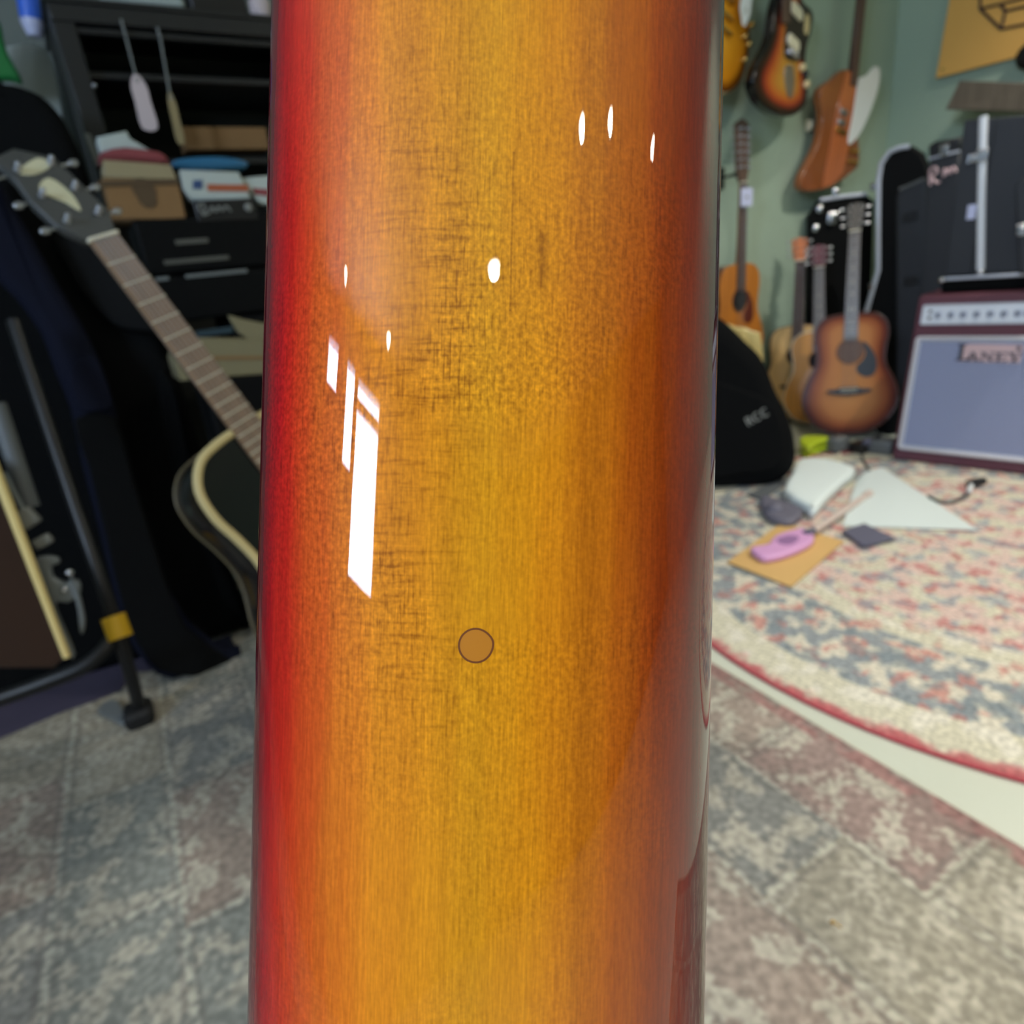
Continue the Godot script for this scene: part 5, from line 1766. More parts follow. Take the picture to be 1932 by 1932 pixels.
# =============================================================== left side of the picture
func build_left_side() -> void:
	# ---- black glass-fronted cabinet
	var xf := Transform3D(Vector3(0.8572, 0, -0.515), Vector3(0, 1, 0), Vector3(0.515, 0, 0.8572), Vector3(-1.085, 1.469, -2.14))
	var t := thing("display_cabinet", "tall black cabinet with square posts standing in the dark behind the gig bags", "cabinet", xf)
	var fy: float = -xf.origin.y
	var o0 := Vector2(-0.0062, 0.2438)
	var o1 := Vector2(0.6121, 0.1917)
	var h := o0.y
	var wid := 0.74
	var x0 := Vector2(-0.0068, 0.1113).x
	var st := st_new()
	rbox(st, Vector3(x0 + 0.028, (h + fy) / 2, -0.02), Vector3(0.056, h - fy, 0.04), 0.004)
	obj("left_post", st, mats.cabinet_black, t)
	st = st_new()
	rbox(st, Vector3(x0 + wid - 0.03, (h + fy) / 2, -0.02), Vector3(0.056, h - fy, 0.04), 0.004)
	obj("right_post", st, mats.cabinet_black, t)
	st = st_new()
	rbox(st, Vector3(x0 + wid / 2, h - 0.022, -0.018), Vector3(wid, 0.044, 0.046), 0.004)
	rbox(st, Vector3(x0 + wid / 2, h - 0.058, -0.022), Vector3(wid - 0.1, 0.016, 0.03), 0.003)
	obj("top_rail", st, mats.cabinet_black, t)
	st = st_new()
	rbox(st, Vector3(x0 + wid / 2, h + 0.006, -0.20), Vector3(wid + 0.02, 0.014, 0.42), 0.003)
	obj("top_panel", st, mats.cabinet_black, t)
	st = st_new()
	rbox(st, Vector3(x0 + wid / 2, (h + fy) / 2, -0.395), Vector3(wid, h - fy, 0.01), 0.002)
	for x in [x0 + 0.006, x0 + wid - 0.006]:
		rbox(st, Vector3(x, (h + fy) / 2, -0.215), Vector3(0.012, h - fy, 0.35), 0.002)
	obj("carcass", st, mats.cabinet_inside, t)
	for y in [Vector2(0.2729, 0.0882).y, Vector2(0.2117, -0.1359).y]:
		st = st_new()
		rbox(st, Vector3(x0 + wid / 2, y, -0.21), Vector3(wid - 0.03, 0.018, 0.34), 0.003)
		obj("shelf", st, mats.cabinet_black, t)
	var hp := Vector2(-0.0019, -0.1114)
	st = st_new()
	rbox(st, Vector3(hp.x, hp.y, 0.006), Vector3(0.018, 0.085, 0.014), 0.005, Basis(Vector3.BACK, 0.05))
	obj("door_handle", st, mats.silver_grey, t)
	hp = Vector2(0.0415, 0.0515)
	st = st_new()
	lathe(st, [Vector2(0.0, 0.006), Vector2(0.006, 0.004), Vector2(0.007, 0.0)], to_z(Vector3(hp.x + 0.01, hp.y, 0.0)), 10)
	obj("lock", st, mats.brushed, t)
	# things on top of the cabinet
	var py := h + 0.014
	var a := Vector2(0.1349, 0.2455)
	var b := Vector2(0.3569, 0.263)
	var pk := thing("film_package", "white and blue film-wrapped package lying on top of the black cabinet", "package", xf)
	st = st_new()
	rbox(st, Vector3((a.x + b.x) / 2, py + 0.022, -0.10), Vector3(b.x - a.x, 0.03, 0.14), 0.012)
	obj("wrap", st, mats.white_card, pk)
	st = st_new()
	rbox(st, Vector3((a.x + b.x) / 2 + 0.02, py + 0.06, -0.11), Vector3((b.x - a.x) * 0.6, 0.045, 0.1), 0.006)
	obj("blue_sleeve", st, mats.blue_pack, pk)
	a = Vector2(0.3784, 0.2593)
	b = Vector2(0.5463, 0.2724)
	st = st_new()
	rbox(st, Vector3((a.x + b.x) / 2, py + 0.1, -0.14), Vector3(b.x - a.x, 0.2, 0.16), 0.006)
	var bx := obj("black_box", st, mats.black_plastic)
	bx.transform = xf
	tag(bx, "plain black box on top of the cabinet next to the pink jar", "box")
	a = Vector2(0.586, 0.2388)
	var jar := thing("glass_jar", "small pale pink jar with a shiny lid on the end of the cabinet top", "jar", xf * Transform3D(Basis.IDENTITY, Vector3(a.x, py, -0.06)))
	st = st_new()
	lathe(st, [Vector2(0.0, 0.0), Vector2(0.03, 0.0), Vector2(0.033, 0.006), Vector2(0.033, 0.055), Vector2(0.028, 0.062)], Transform3D.IDENTITY, 18)
	obj("jar_body", st, mats.tag_pink, jar)
	st = st_new()
	lathe(st, [Vector2(0.03, 0.060), Vector2(0.031, 0.078), Vector2(0.027, 0.082), Vector2(0.0, 0.083)], Transform3D.IDENTITY, 18)
	obj("lid", st, mats.chrome, jar)
	# swing tags hanging from the cabinet's top rail
	for e in [[Vector2(0.1654, 0.1831), Vector2(0.1629, 0.0758), Vector2(0.1627, -0.0579), 0.042, "tag_pink", "pale pink rounded swing tag hanging on a cord from the cabinet rail"], [Vector2(0.255, 0.1713), Vector2(0.2415, 0.0348), Vector2(0.2372, -0.094), 0.022, "tag_tan", "narrow tan swing tag seen nearly edge-on, hanging from the cabinet rail"]]:
		var p0: Vector2 = e[0]
		var p1: Vector2 = e[1]
		var p2: Vector2 = e[2]
		var tg := thing("swing_tag", e[5], "tag", xf, "swing tags hanging from the cabinet rail")
		st = st_new()
		tube(st, [Vector3(p0.x, p0.y + 0.03, 0.010), Vector3(p0.x, p0.y, 0.012), Vector3(p1.x, p1.y, 0.02)], 0.0032, 8)
		obj("cord", st, mats.string_grey, tg)
		var up := (p1 - p2).normalized()
		var ln := p1.distance_to(p2)
		var wd: float = e[3]
		st = st_new()
		prism(st, smooth(PackedVector2Array([Vector2(-wd / 2, 0), Vector2(wd / 2, 0), Vector2(wd / 2, ln * 0.5), Vector2(wd / 2, ln * 0.78), Vector2(wd * 0.2, ln), Vector2(-wd * 0.2, ln), Vector2(-wd / 2, ln * 0.78), Vector2(-wd / 2, ln * 0.5)]), 3), 0.018, 0.022, 0.001, Transform3D(Basis(Vector3(up.y, -up.x, 0), Vector3(up.x, up.y, 0), Vector3.BACK), Vector3(p2.x, p2.y, 0)))
		var card := obj("card", st, mats[e[4]], tg)
		st = st_new()
		lathe(st, [Vector2(0.003, 0.0005), Vector2(0.006, 0.0012), Vector2(0.0065, 0.0)], to_z(Vector3(p1.x, p1.y - 0.012, 0.022)), 10)
		obj("eyelet", st, mats.emblem_grey, card)
	# dark cardboard box on the inner shelf
	a = Vector2(0.2706, -0.104)
	b = Vector2(0.5368, -0.0308)
	st = st_new()
	rbox(st, Vector3((a.x + b.x) / 2, (a.y + b.y) / 2 + 0.01, -0.16), Vector3(b.x - a.x, absf(b.y - a.y) * 0.9, 0.1), 0.003)
	bx = obj("cardboard_box", st, mats.cardboard_box)
	bx.transform = xf
	tag(bx, "dim brown cardboard box inside the black cabinet", "box")
	# ---- pale sheet, blue bottle and green shell at the far top left
	xf = Transform3D(Vector3(0.8572, 0, -0.515), Vector3(0, 1, 0), Vector3(0.515, 0, 0.8572), Vector3(-1.277, 1.642, -2.345))
	st = st_new()
	prism(st, PackedVector2Array([Vector2(-0.0695, 0.0391), Vector2(0.0036, 0.0542), Vector2(0.0342, 0.0399), Vector2(0.0416, 0.002), Vector2(0.0351, -0.082), Vector2(0.0059, -0.2421), Vector2(-0.0399, -0.4401), Vector2(-0.2711, -0.4269)]), -0.02, 0.0, 0.004)
	var o := obj("plastic_sheet", st, mats.white_card)
	o.transform = xf
	tag(o, "pale grey plastic sheet standing between the black gig bag and the cabinet", "sheet")
	t = thing("spray_bottle", "bright blue bottle with a white lower end at the top left corner", "bottle", xf)
	var q0 := Vector2(0.0378, 0.1788)
	var q1 := Vector2(0.0171, 0.0774)
	var q2 := Vector2(0.0126, 0.0388)
	st = st_new()
	tube(st, [Vector3(q0.x, q0.y, 0.1), Vector3(q1.x, q1.y, 0.1)], [0.036, 0.029], 16)
	obj("blue_part", st, mats.blue_bright, t)
	st = st_new()
	tube(st, [Vector3(q1.x, q1.y, 0.1), Vector3(lerpf(q1.x, q2.x, 0.3), lerpf(q1.y, q2.y, 0.3), 0.1), Vector3(q2.x, q2.y, 0.1)], [0.030, 0.028, 0.018], 16)
	obj("white_part", st, mats.lilac_white, t)
	st = st_new()
	prism(st, smooth(PackedVector2Array([Vector2(-0.1269, 0.0783), Vector2(-0.0662, 0.065), Vector2(-0.0677, 0.0194), Vector2(-0.0675, -0.0181), Vector2(-0.0554, -0.0814), Vector2(-0.0825, -0.0799), Vector2(-0.1323, -0.0818), Vector2(-0.1766, -0.0711)]), 3), 0.10, 0.14, 0.01, Transform3D.IDENTITY, 2)
	o = obj("green_panel", st, mats.green_shell)
	o.transform = xf
	tag(o, "curved green edge of a panel above the big black gig bag", "panel")
	# ---- stack of black amplifier heads in front of the cabinet
	xf = Transform3D(Vector3(0.8572, 0, -0.515), Vector3(0, 1, 0), Vector3(0.515, 0, 0.8572), Vector3(-0.8245, 1.018, -1.934))
	var sy: float = -xf.origin.y
	a = Vector2(-0.141, 0.1239)
	b = Vector2(0.2423, 0.1028)
	var s0 := Vector2(-0.047, -0.0233).y
	var s1 := Vector2(-0.0815, -0.1489).y
	var wl := 0.14
	t = thing("amplifier_head", "black amplifier head with faint grey scribbled emblem, topmost of the dark stack", "amplifier", xf, "stacked black amplifier heads")
	st = st_new()
	rbox(st, Vector3(wl + 0.02, (a.y + s0) / 2, -0.12), Vector3(0.52, a.y - s0 - 0.008, 0.24), 0.008)
	obj("cabinet", st, mats.tolex_dark, t)
	# front right panel standing a little higher, with script emblem
	var em := Vector2(0.1314, 0.1327)
	st = st_new()
	rbox(st, Vector3(em.x + 0.012, em.y, -0.01), Vector3(0.165, 0.056, 0.024), 0.004)
	var pn := obj("front_strip", st, mats.black_plastic, t)
	# faint script emblem, too blurred to read: loops and a dot
	st = st_new()
	scribble(st, [Vector3(-0.05, -0.006, 0), Vector3(-0.056, 0.012, 0), Vector3(-0.044, 0.02, 0), Vector3(-0.04, 0.002, 0), Vector3(-0.05, -0.01, 0), Vector3(-0.03, -0.004, 0), Vector3(-0.022, 0.01, 0), Vector3(-0.014, -0.004, 0), Vector3(-0.004, 0.01, 0), Vector3(0.004, -0.002, 0), Vector3(0.016, 0.01, 0), Vector3(0.026, -0.004, 0)], Transform3D(Basis.IDENTITY, Vector3(em.x - 0.004, em.y, 0.004)), 0.0028)
	obj("script_emblem", st, mats.emblem_grey, pn)
	st = st_new()
	lathe(st, [Vector2(0.0, 0.003), Vector2(0.009, 0.002), Vector2(0.011, 0.0)], to_z(Vector3(em.x + 0.072, em.y + 0.004, 0.002)), 12)
	obj("emblem_dot", st, mats.emblem_grey, pn)
	em = Vector2(0.0323, 0.0592)
	st = st_new()
	rbox(st, Vector3(em.x, em.y, 0.001), Vector3(0.085, 0.012, 0.002), 0.0008)
	obj("name_strip", st, mats.panel_text, t)
	em = Vector2(0.0333, 0.011)
	st = st_new()
	rbox(st, Vector3(em.x, em.y, 0.001), Vector3(0.17, 0.011, 0.002), 0.0008)
	obj("control_strip", st, mats.panel_text, t)
	t = thing("amplifier_head", "black amplifier head with a thin silver line across its front, second in the dark stack", "amplifier", xf, "stacked black amplifier heads")
	st = st_new()
	rbox(st, Vector3(wl + 0.02, (s0 + s1) / 2, -0.12), Vector3(0.52, s0 - s1 - 0.004, 0.24), 0.008)
	obj("cabinet", st, mats.tolex_dark, t)
	for e in [[Vector2(-0.0833, -0.0198), Vector2(-0.0506, -0.0215)], [Vector2(-0.0083, -0.0256), Vector2(0.1586, -0.0417)]]:
		st = st_new()
		rbox(st, Vector3((e[0].x + e[1].x) / 2, s0 - 0.006, 0.002), Vector3(e[1].x - e[0].x, 0.009, 0.004), 0.001)
		obj("silver_line", st, mats.silver_grey, t)
	t = thing("speaker_cabinet", "tall black speaker cabinet under the dark amplifier heads", "speaker", xf)
	st = st_new()
	rbox(st, Vector3(wl + 0.12, (s1 + sy) / 2 + 0.004, -0.14), Vector3(0.36, s1 - sy - 0.012, 0.28), 0.01)
	obj("cabinet", st, mats.tolex_dark, t)
	st = st_new()
	rbox(st, Vector3(wl + 0.12, (s1 + sy) / 2, 0.001), Vector3(0.32, s1 - sy - 0.08, 0.006), 0.002)
	obj("grille", st, mats.black_cloth, t)
	em = Vector2(0.0289, -0.1847)
	st = st_new()
	rbox(st, Vector3(em.x, em.y, 0.004), Vector3(0.1, 0.018, 0.006), 0.002)
	obj("teal_stripe", st, mats.teal_dim, t)
	# cardboard carton with red cloth and white card on top
	a = Vector2(-0.1423, 0.1277)
	b = Vector2(0.0352, 0.1155)
	var c := Vector2(0.0389, 0.2132)
	var d := Vector2(-0.1356, 0.2239)
	t = thing("cardboard_carton", "brown cardboard carton with a dark printed band, on top of the amplifier heads", "carton", xf)
	st = st_new()
	prism(st, PackedVector2Array([a, b, c, d]), -0.18, -0.01, 0.003)
	var cb := obj("carton_body", st, mats.cardboard_box, t)
	var ev := Vector2(0.0409, 0.2106)
	st = st_new()
	prism(st, PackedVector2Array([d + Vector2(0.002, 0), c, Vector2(0.0307, 0.2502), Vector2(-0.124, 0.2635)]), -0.16, -0.006, 0.004)
	obj("lid_flap", st, mats.tape, t)
	em = Vector2(-0.0506, 0.188)
	st = st_new()
	rbox(st, Vector3(em.x - 0.006, Vector2(-0.0844, 0.2091).y, -0.008), Vector3(0.19, 0.014, 0.003), 0.001)
	obj("printed_band", st, mats.print_brown, cb)
	st = st_new()
	prism(st, smooth(PackedVector2Array([Vector2(-0.026, 0.026), Vector2(0.026, 0.026), Vector2(0.024, -0.03), Vector2(0.004, -0.04), Vector2(-0.014, -0.03)]), 2), -0.009, -0.0075, 0.0, Transform3D(Basis.IDENTITY, Vector3(em.x, em.y, 0)))
	obj("printed_mark", st, mats.print_brown, cb)
	st = st_new()
	prism(st, smooth(PackedVector2Array([Vector2(-0.1263, 0.268), Vector2(-0.1158, 0.2874), Vector2(-0.0618, 0.2968), Vector2(0.0162, 0.2863), Vector2(0.0322, 0.2685), Vector2(0.028, 0.2532), Vector2(-0.0544, 0.2621)]), 2), -0.15, -0.03, 0.012)
	o = obj("red_cloth", st, mats.red_cloth)
	o.transform = xf
	tag(o, "dull red folded cloth lying on the cardboard carton", "cloth")
	st = st_new()
	prism(st, PackedVector2Array([Vector2(-0.1193, 0.323), Vector2(-0.047, 0.3378), Vector2(-0.0419, 0.3207), Vector2(0.0066, 0.2857), Vector2(-0.0615, 0.2962), Vector2(-0.1205, 0.2868)]), -0.14, -0.05, 0.006)
	o = obj("white_carton", st, mats.white_card)
	o.transform = xf
	tag(o, "white card package with a slanting edge on top of the red cloth", "package")
	# white and blue packets beside the carton
	t = thing("string_packet", "white packet with blue and orange print lying right of the cardboard carton", "packet", xf, "white packets on the amplifier heads")
	st = st_new()
	prism(st, PackedVector2Array([Vector2(0.0511, 0.2385), Vector2(0.2029, 0.2302), Vector2(0.2209, 0.1622), Vector2(0.2098, 0.1531), Vector2(0.0602, 0.1633), Vector2(0.0465, 0.1924)]), -0.08, -0.012, 0.006)
	pn = obj("sleeve", st, mats.white_card, t)
	st = st_new()
	prism(st, PackedVector2Array([Vector2(0.077, 0.2112), Vector2(0.1017, 0.2118), Vector2(0.0959, 0.1896), Vector2(0.0715, 0.1905)]), -0.012, -0.010)
	obj("blue_print", st, mats.blue_dark, pn)
	st = st_new()
	prism(st, PackedVector2Array([Vector2(0.1099, 0.2011), Vector2(0.2197, 0.1964), Vector2(0.2183, 0.1788), Vector2(0.1082, 0.1839)]), -0.012, -0.010)
	obj("orange_print", st, mats.orange_print, pn)
	t = thing("string_packet", "second white packet, half hidden behind the sunburst neck", "packet", xf, "white packets on the amplifier heads")
	st = st_new()
	prism(st, PackedVector2Array([Vector2(0.2067, 0.2168), Vector2(0.3013, 0.2227), Vector2(0.2824, 0.143), Vector2(0.2467, 0.146), Vector2(0.2272, 0.1757)]), -0.10, -0.03, 0.006)
	pn = obj("sleeve", st, mats.white_card, t)
	st = st_new()
	prism(st, PackedVector2Array([Vector2(0.2339, 0.1904), Vector2(0.2987, 0.1827), Vector2(0.2941, 0.1631), Vector2(0.2357, 0.1738)]), -0.03, -0.028)
	obj("red_print", st, mats.red_cloth, pn)
	st = st_new()
	prism(st, smooth(PackedVector2Array([Vector2(0.0423, 0.2615), Vector2(0.09, 0.2698), Vector2(0.173, 0.2702), Vector2(0.2305, 0.2588), Vector2(0.2295, 0.2427), Vector2(0.1372, 0.2404), Vector2(0.0491, 0.2473)]), 2), -0.16, -0.02, 0.008)
	o = obj("blue_packet", st, mats.blue_pack)
	o.transform = xf
	tag(o, "flat dark blue packet lying on the white packets", "packet")
	# pale cardboard box lower down, flaps open
	xf = Transform3D(Vector3(0.8572, 0, -0.515), Vector3(0, 1, 0), Vector3(0.515, 0, 0.8572), Vector3(-0.6946, 0.8056, -1.649))
	t = thing("open_carton", "pale open cardboard carton with raised flap behind the black guitar's neck", "carton", xf)
	st = st_new()
	prism(st, PackedVector2Array([Vector2(-0.0658, 0.0354), Vector2(0.131, 0.0064), Vector2(0.1102, -0.0797), Vector2(0.0125, -0.0691), Vector2(-0.0897, -0.0613), Vector2(-0.0881, -0.0115)]), -0.16, 0.0, 0.003)
	cb = obj("carton_body", st, mats.cardboard_pale, t)
	st = st_new()
	prism(st, PackedVector2Array([Vector2(-0.0786, -0.0029), Vector2(0.121, -0.035), Vector2(0.1191, -0.0429), Vector2(-0.0786, -0.0118)]), 0.0, 0.002)
	obj("fold_line", st, mats.cardboard_box, cb)
	st = st_new()
	prism(st, PackedVector2Array([Vector2(0.0606, 0.0747), Vector2(0.094, 0.0601), Vector2(0.1527, 0.0406), Vector2(0.1437, 0.0032), Vector2(0.0922, 0.0108), Vector2(0.0719, 0.0334)]), -0.03, -0.006, 0.002)
	obj("raised_flap", st, mats.cardboard_pale, t)
	st = st_new()
	sy = -xf.origin.y
	a = Vector2(0.0066, -0.0721)
	rbox(st, Vector3(a.x + 0.10, (a.y + sy) / 2 + 0.003, -0.1), Vector3(0.30, a.y - sy - 0.012, 0.2), 0.008)
	o = obj("equipment_trunk", st, mats.tolex_dark)
	o.transform = xf
	tag(o, "black trunk under the pale open carton, mostly hidden by the guitar", "trunk")
	# ---- black acoustic leaning in front
	xf = Transform3D(Vector3(0.5316, 0.2289, -0.8155), Vector3(-0.4159, 0.9093, -0.0159), Vector3(0.7378, 0.3476, 0.5786), Vector3(-0.2366, 0.1944, -1.153))
	acoustic("acoustic_guitar", "black acoustic guitar with cream binding and pearl headstock inlay leaning behind the sunburst neck", xf, 1.055, {
		"side": "black_gloss", "top": "black_gloss", "binding": "binding_olive", "bind": 0.0082, "back_binding": "binding_dim", "depth": 0.10, "board": "fret_pale", "head": "gunmetal", "neck": "black_gloss", "rosette": "ivory", "nut_w": 0.0255,
		"head_l": 0.17, "head_w": 0.05, "tilt": 14.0, "fret_mat": "nut_bone", "guard": "black_plastic",
		"head_shape": [Vector2(-0.5, 0), Vector2(-0.95, 0.25), Vector2(-1, 0.5), Vector2(-0.84, 0.75), Vector2(-0.9, 1.0), Vector2(-0.1, 1.06), Vector2(0.8, 0.9), Vector2(0.9, 0.5), Vector2(0.92, 0.22), Vector2(0.5, 0)],
		"emblem": [[Vector2(-0.6, 0.82), Vector2(0.3, 0.92), Vector2(0.5, 0.82), Vector2(-0.2, 0.76)], [Vector2(-0.5, 0.6), Vector2(0.1, 0.7), Vector2(0.3, 0.5), Vector2(0.1, 0.3), Vector2(-0.1, 0.42)]]})
	# stand under it
	var gb: Vector3 = xf.origin
	t = thing("guitar_stand", "black tubular floor stand carrying the black acoustic guitar", "stand", Transform3D(Basis.IDENTITY, Vector3(gb.x, 0, gb.z)))
	st = st_new()
	var down := -xf.basis.y
	var under := down * 0.03 - xf.basis.z * 0.05
	for sx in [-1, 1]:
		var cr: Vector3 = Vector3(0, gb.y, 0) + under + xf.basis.x * 0.07 * sx - down * 0.006
		tube(st, [cr + xf.basis.z * 0.07 - down * 0.03, cr + xf.basis.z * 0.06, cr - xf.basis.z * 0.06], 0.009, 8)
	var mid := Vector3(0, gb.y, 0) + under - xf.basis.z * 0.06
	tube(st, [mid + xf.basis.x * 0.075, mid - xf.basis.x * 0.075], 0.009, 8)
	obj("cradle", st, mats.rubber, t)
	for e in [Vector3(0.16, 0.018, 0.1), Vector3(-0.18, 0.018, 0.08), Vector3(-0.02, 0.018, -0.22)]:
		st = st_new()
		tube(st, [mid, e], 0.010, 8)
		obj("leg", st, mats.black_plastic, t)
	# ---- gig bags
	xf = Transform3D(Vector3(0.9272, 0, -0.3746), Vector3(-0.0906, 0.9703, -0.2243), Vector3(0.3635, 0.2419, 0.8996), Vector3(-0.8463, 0.008, -1.63))
	t = thing("gig_bag", "big black gig bag with a rounded top leaning at the far left", "bag", xf, "gig bags at the left")
	st = st_new()
	var shape := smooth(PackedVector2Array([Vector2(-0.2342, 1.521), Vector2(-0.169, 1.52), Vector2(-0.1341, 1.512), Vector2(-0.0974, 1.492), Vector2(-0.0696, 1.452), Vector2(-0.0555, 1.398), Vector2(-0.0464, 1.327), Vector2(-0.04, 1.221), Vector2(-0.0203, 1.125), Vector2(0.0078, 0.9974), Vector2(0.0283, 0.8527), Vector2(0.0333, 0.7356), Vector2(0.0234, 0.589), Vector2(0.0181, 0.3922), Vector2(0.0341, 0.1837), Vector2(0.0555, -0.0016), Vector2(0.04, -0.1127), Vector2(0.0059, -0.1543), Vector2(-0.0892, -0.1267), Vector2(-0.2144, -0.0721), Vector2(-0.4528, -0.0019), Vector2(-0.6235, 0.0598), Vector2(-0.3961, 0.9134)]), 2)
	shape = above(shape, 0.0)
	prism(st, shape, -0.10, 0.0, 0.04, level(14.0), 4)
	obj("bag_body", st, mats.black_cloth, t)
	st = st_new()
	prism(st, smooth(PackedVector2Array([Vector2(-0.1529, 1.137), Vector2(-0.061, 1.122), Vector2(-0.017, 1.053), Vector2(0.0323, 0.9356), Vector2(0.0562, 0.8323), Vector2(0.0142, 0.8642), Vector2(-0.0483, 0.8814), Vector2(-0.0898, 0.9149), Vector2(-0.1203, 0.9683), Vector2(-0.1407, 1.038)]), 3), -0.02, 0.022, 0.014, Transform3D.IDENTITY, 3)
	obj("front_pocket", st, mats.tolex_dark, t)
	st = st_new()
	prism(st, smooth(PackedVector2Array([Vector2(-0.0005, 0.7703), Vector2(0.0272, 0.7219), Vector2(0.0208, 0.5895), Vector2(0.0128, 0.3935), Vector2(0.0099, 0.2696), Vector2(-0.0165, 0.2767), Vector2(-0.029, 0.4189), Vector2(-0.0305, 0.5997)]), 3), -0.02, 0.012, 0.008, Transform3D.IDENTITY, 2)
	obj("side_pocket", st, mats.black_cloth, t)
	xf = Transform3D(Vector3(0.788, 0, -0.6157), Vector3(-0.1697, 0.9613, -0.2172), Vector3(0.5918, 0.2756, 0.7575), Vector3(-0.919, 0.008, -1.416))
	t = thing("gig_bag", "slim navy blue gig bag leaning in front of the big black bag", "bag", xf, "gig bags at the left")
	st = st_new()
	shape = smooth(PackedVector2Array([Vector2(0.0155, 1.323), Vector2(0.0409, 1.277), Vector2(0.0503, 1.211), Vector2(0.0638, 1.142), Vector2(0.079, 1.029), Vector2(0.0966, 0.9314), Vector2(0.1061, 0.8189), Vector2(0.0996, 0.7125), Vector2(0.078, 0.5372), Vector2(0.0656, 0.3121), Vector2(0.082, 0.1271), Vector2(0.1524, 0.008), Vector2(0.1763, -0.0673), Vector2(0.1165, -0.0562), Vector2(0.0009, 0.0026), Vector2(-0.0423, 0.063), Vector2(-0.0545, 0.1879), Vector2(-0.0304, 0.4042), Vector2(-0.0107, 0.5901), Vector2(0.0092, 0.7299), Vector2(0.0071, 0.8186), Vector2(0.0083, 0.9155), Vector2(-0.0138, 1.003), Vector2(-0.0495, 1.121)]), 2)
	prism(st, above(shape, 0.0), -0.08, 0.0, 0.03, level(16.0), 4)
	obj("bag_body", st, mats.navy_cloth, t)
	st = st_new()
	prism(st, smooth(PackedVector2Array([Vector2(0.028, 0.8189), Vector2(0.0924, 0.8497), Vector2(0.0984, 0.7653), Vector2(0.0925, 0.715), Vector2(0.0629, 0.7107), Vector2(0.0219, 0.7252)]), 3), -0.02, 0.014, 0.008, Transform3D.IDENTITY, 3)
	obj("pocket", st, mats.navy_cloth, t)
	st = st_new()
	prism(st, smooth(PackedVector2Array([Vector2(0.0068, 0.7058), Vector2(0.0901, 0.692), Vector2(0.0798, 0.5363), Vector2(0.0674, 0.3114), Vector2(0.0699, 0.1328), Vector2(0.1377, 0.0094), Vector2(0.1531, -0.055), Vector2(0.0066, 0.0215), Vector2(-0.0354, 0.0852), Vector2(-0.0464, 0.199), Vector2(-0.0244, 0.402), Vector2(-0.0027, 0.5874)]), 2), -0.03, 0.006, 0.008, Transform3D.IDENTITY, 3)
	var lo := obj("lower_panel", st, mats.black_cloth, t)
	lo.set_meta("label", "black lower half of the bag")
	# ---- tubular stand with yellow band
	t = thing("tubular_stand", "black tubular instrument stand with a yellow band and rubber foot at the lower left", "stand")
	st = st_new()
	var f0 := Vector3(-1.058, 0.9236, -1.523)
	var f1 := Vector3(-0.9553, 0.5371, -1.353)
	var f2 := Vector3(-0.8964, 0.2897, -1.258)
	var ft := Vector3(-0.9287, 0.02, -1.273)
	tube(st, open_smooth([f0, f1, f2, ft], 4), 0.014, 10)
	obj("upright", st, mats.black_plastic, t)
	st = st_new()
	var y0 := Vector3(-0.8989, 0.2976, -1.261)
	var y1 := Vector3(-0.887, 0.2514, -1.243)
	tube(st, [y0, y1], 0.0245, 16)
	obj("yellow_band", st, mats.yellow_band, t)
	st = st_new()
	tube(st, open_smooth([Vector3(-0.9042, 0.2635, -1.269), Vector3(-0.9218, 0.2354, -1.237), Vector3(-0.9588, 0.2138, -1.207), Vector3(-1.016, 0.204, -1.182), Vector3(-1.108, 0.1945, -1.146), Vector3(-1.173, 0.193, -1.113)], 5), 0.017, 10)
	obj("cross_tube", st, mats.black_plastic, t)
	st = st_new()
	var fo := Vector3(-0.9331, 0.0075, -1.274)
	rbox(st, fo + Vector3(0, 0.022, 0), Vector3(0.062, 0.044, 0.075), 0.012, Basis(Vector3.UP, 0.5))
	obj("rubber_foot", st, mats.rubber, t)
	st = st_new()
	prism(st, smooth(PackedVector2Array([Vector2(-1.062, 1.32), Vector2(-1.056, 1.356), Vector2(-1.029, 1.351), Vector2(-0.9706, 1.28), Vector2(-0.9635, 1.253), Vector2(-1.016, 1.288)]), 2), 0.010, 0.022, 0.003, Transform3D(Basis(Vector3.RIGHT, -PI / 2), Vector3.ZERO))
	obj("silver_bracket", st, mats.silver_grey, t)
	# ---- instrument with cream edge and metal lever, cut off at the left edge
	xf = Transform3D(Vector3(0.866, 0, -0.5), Vector3(-0.0868, 0.9848, -0.1504), Vector3(0.4924, 0.1736, 0.8529), Vector3(-0.8979, 0.4871, -1.098))
	t = thing("stringed_instrument", "dark brown instrument with a bright cream edge strip cut off at the left edge", "instrument", xf)
	st = st_new()
	prism(st, PackedVector2Array([Vector2(-0.0255, 0.2279), Vector2(0.0091, 0.1902), Vector2(0.0014, 0.0048), Vector2(0.003, -0.1745), Vector2(-0.0226, -0.1881), Vector2(-0.1376, -0.1383)]), -0.03, -0.002, 0.006)
	obj("body", st, mats.brown_dark, t)
	st = st_new()
	var c0 := Vector2(0.0036, 0.2131)
	var c1 := Vector2(0.004, 0.0133)
	var c2 := Vector2(0.0045, -0.1751)
	tube(st, [Vector3(c0.x, c0.y, 0), Vector3(c1.x, c1.y, 0), Vector3(c2.x, c2.y, 0)], [0.0085, 0.0078, 0.0068], 10)
	obj("edge_strip", st, mats.binding_cream, t)
	xf = Transform3D(Vector3(0.9063, 0, -0.4226), Vector3(-0.0734, 0.9848, -0.1574), Vector3(0.4162, 0.1736, 0.8925), Vector3(-0.8891, 0.4587, -1.13))
	t = thing("metal_bracket", "grey cast metal lever bracket with two bright bolts beside the cream edge strip", "bracket", xf)
	st = st_new()
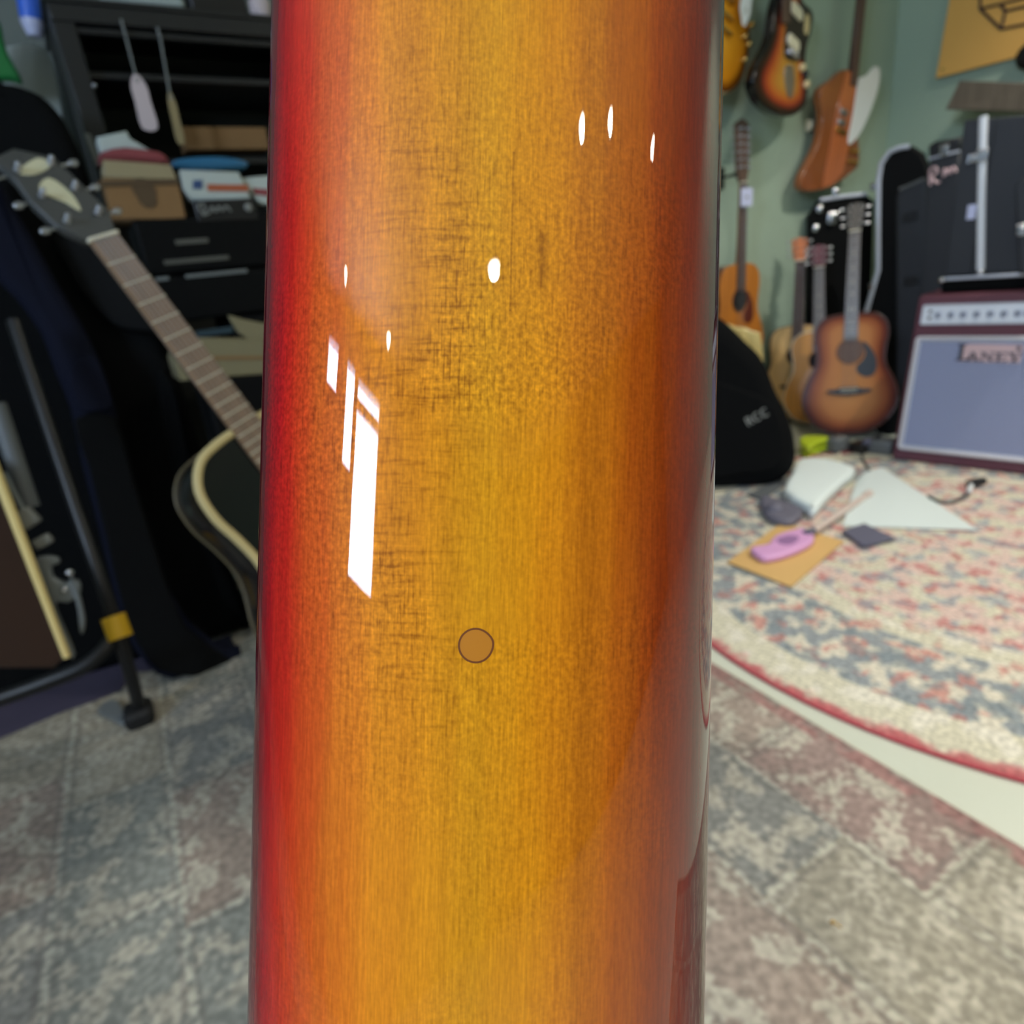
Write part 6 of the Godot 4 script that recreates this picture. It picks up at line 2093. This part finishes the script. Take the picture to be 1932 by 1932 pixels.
	prism(st, smooth(PackedVector2Array([Vector2(-0.0221, 0.0368), Vector2(-0.0014, 0.0434), Vector2(0.0166, 0.0337), Vector2(0.0154, 0.0233), Vector2(0.0025, 0.0208), Vector2(0, 0), Vector2(0.0149, -0.0156), Vector2(0.0356, -0.0177), Vector2(0.032, -0.0431), Vector2(0.0089, -0.0554), Vector2(-0.0067, -0.048), Vector2(-0.0139, -0.0609), Vector2(-0.0107, -0.1244), Vector2(-0.0102, -0.1608), Vector2(-0.0205, -0.1592), Vector2(-0.026, -0.0788), Vector2(-0.0212, -0.0257)]), 2), -0.02, 0.0, 0.004)
	obj("casting", st, mats.silver_grey, t)
	st = st_new()
	prism(st, smooth(PackedVector2Array([Vector2(0.027, 0.0024), Vector2(0.0311, -0.0207), Vector2(0.0308, -0.0538), Vector2(0.0259, -0.0968), Vector2(0.0151, -0.1224), Vector2(0.0119, -0.1144), Vector2(0.0201, -0.0725), Vector2(0.0228, -0.0313)]), 2), -0.012, 0.002, 0.003)
	obj("lever", st, mats.silver_grey, t)
	for q in [Vector2(0.0276, 0.0012), Vector2(0.0109, -0.0296)]:
		st = st_new()
		lathe(st, [Vector2(0.0, 0.007), Vector2(0.005, 0.006), Vector2(0.0065, 0.003), Vector2(0.0075, 0.0)], to_z(Vector3(q.x, q.y, -0.001)), 12)
		obj("bolt", st, mats.chrome, t)
	t = thing("clamp_rod", "thin grey rod with pale clamp block leaning beside the cream edge strip", "rod", xf)
	st = st_new()
	var k0 := Vector2(-0.0023, 0.3371)
	var k1 := Vector2(-0.0031, 0.1382)
	tube(st, [Vector3(k0.x, k0.y, -0.04), Vector3(k1.x, k1.y, -0.03)], 0.016, 10)
	obj("grey_pole", st, mats.grey_plastic, t)
	st = st_new()
	k0 = Vector2(-0.0167, 0.2107)
	k1 = Vector2(-0.0067, 0.1371)
	tube(st, [Vector3(k0.x, k0.y, 0.006), Vector3(k1.x, k1.y, 0.008)], 0.0045, 8)
	obj("bright_rod", st, mats.silver_grey, t)
	k0 = Vector2(-0.008, 0.1209)
	st = st_new()
	rbox(st, Vector3(k0.x, k0.y, 0.0), Vector3(0.034, 0.036, 0.028), 0.006, Basis(Vector3.BACK, 0.4))
	obj("clamp_block", st, mats.emblem_grey, t)
	k0 = Vector2(0.0032, 0.0717)
	st = st_new()
	rbox(st, Vector3(k0.x, k0.y, -0.004), Vector3(0.032, 0.02, 0.02), 0.005, Basis(Vector3.BACK, 0.3))
	obj("wing_nut", st, mats.emblem_grey, t)
	# purple cloth on the floor under the stand
	st = st_new()
	prism(st, smooth(PackedVector2Array([Vector2(-1.42, 1.373), Vector2(-1.367, 1.412), Vector2(-1.248, 1.484), Vector2(-1.215, 1.675), Vector2(-1.106, 1.726), Vector2(-0.9827, 1.506), Vector2(-1.072, 1.494), Vector2(-1.057, 1.412), Vector2(-1.164, 1.35), Vector2(-1.266, 1.27), Vector2(-1.328, 1.252)]), 2), 0.0075, 0.011, 0.001, Transform3D(Basis(Vector3.RIGHT, -PI / 2), Vector3.ZERO))
	o = obj("purple_cloth", st, mats.purple_cloth)
	tag(o, "dull purple cloth lying on the rug under the tubular stand", "cloth")
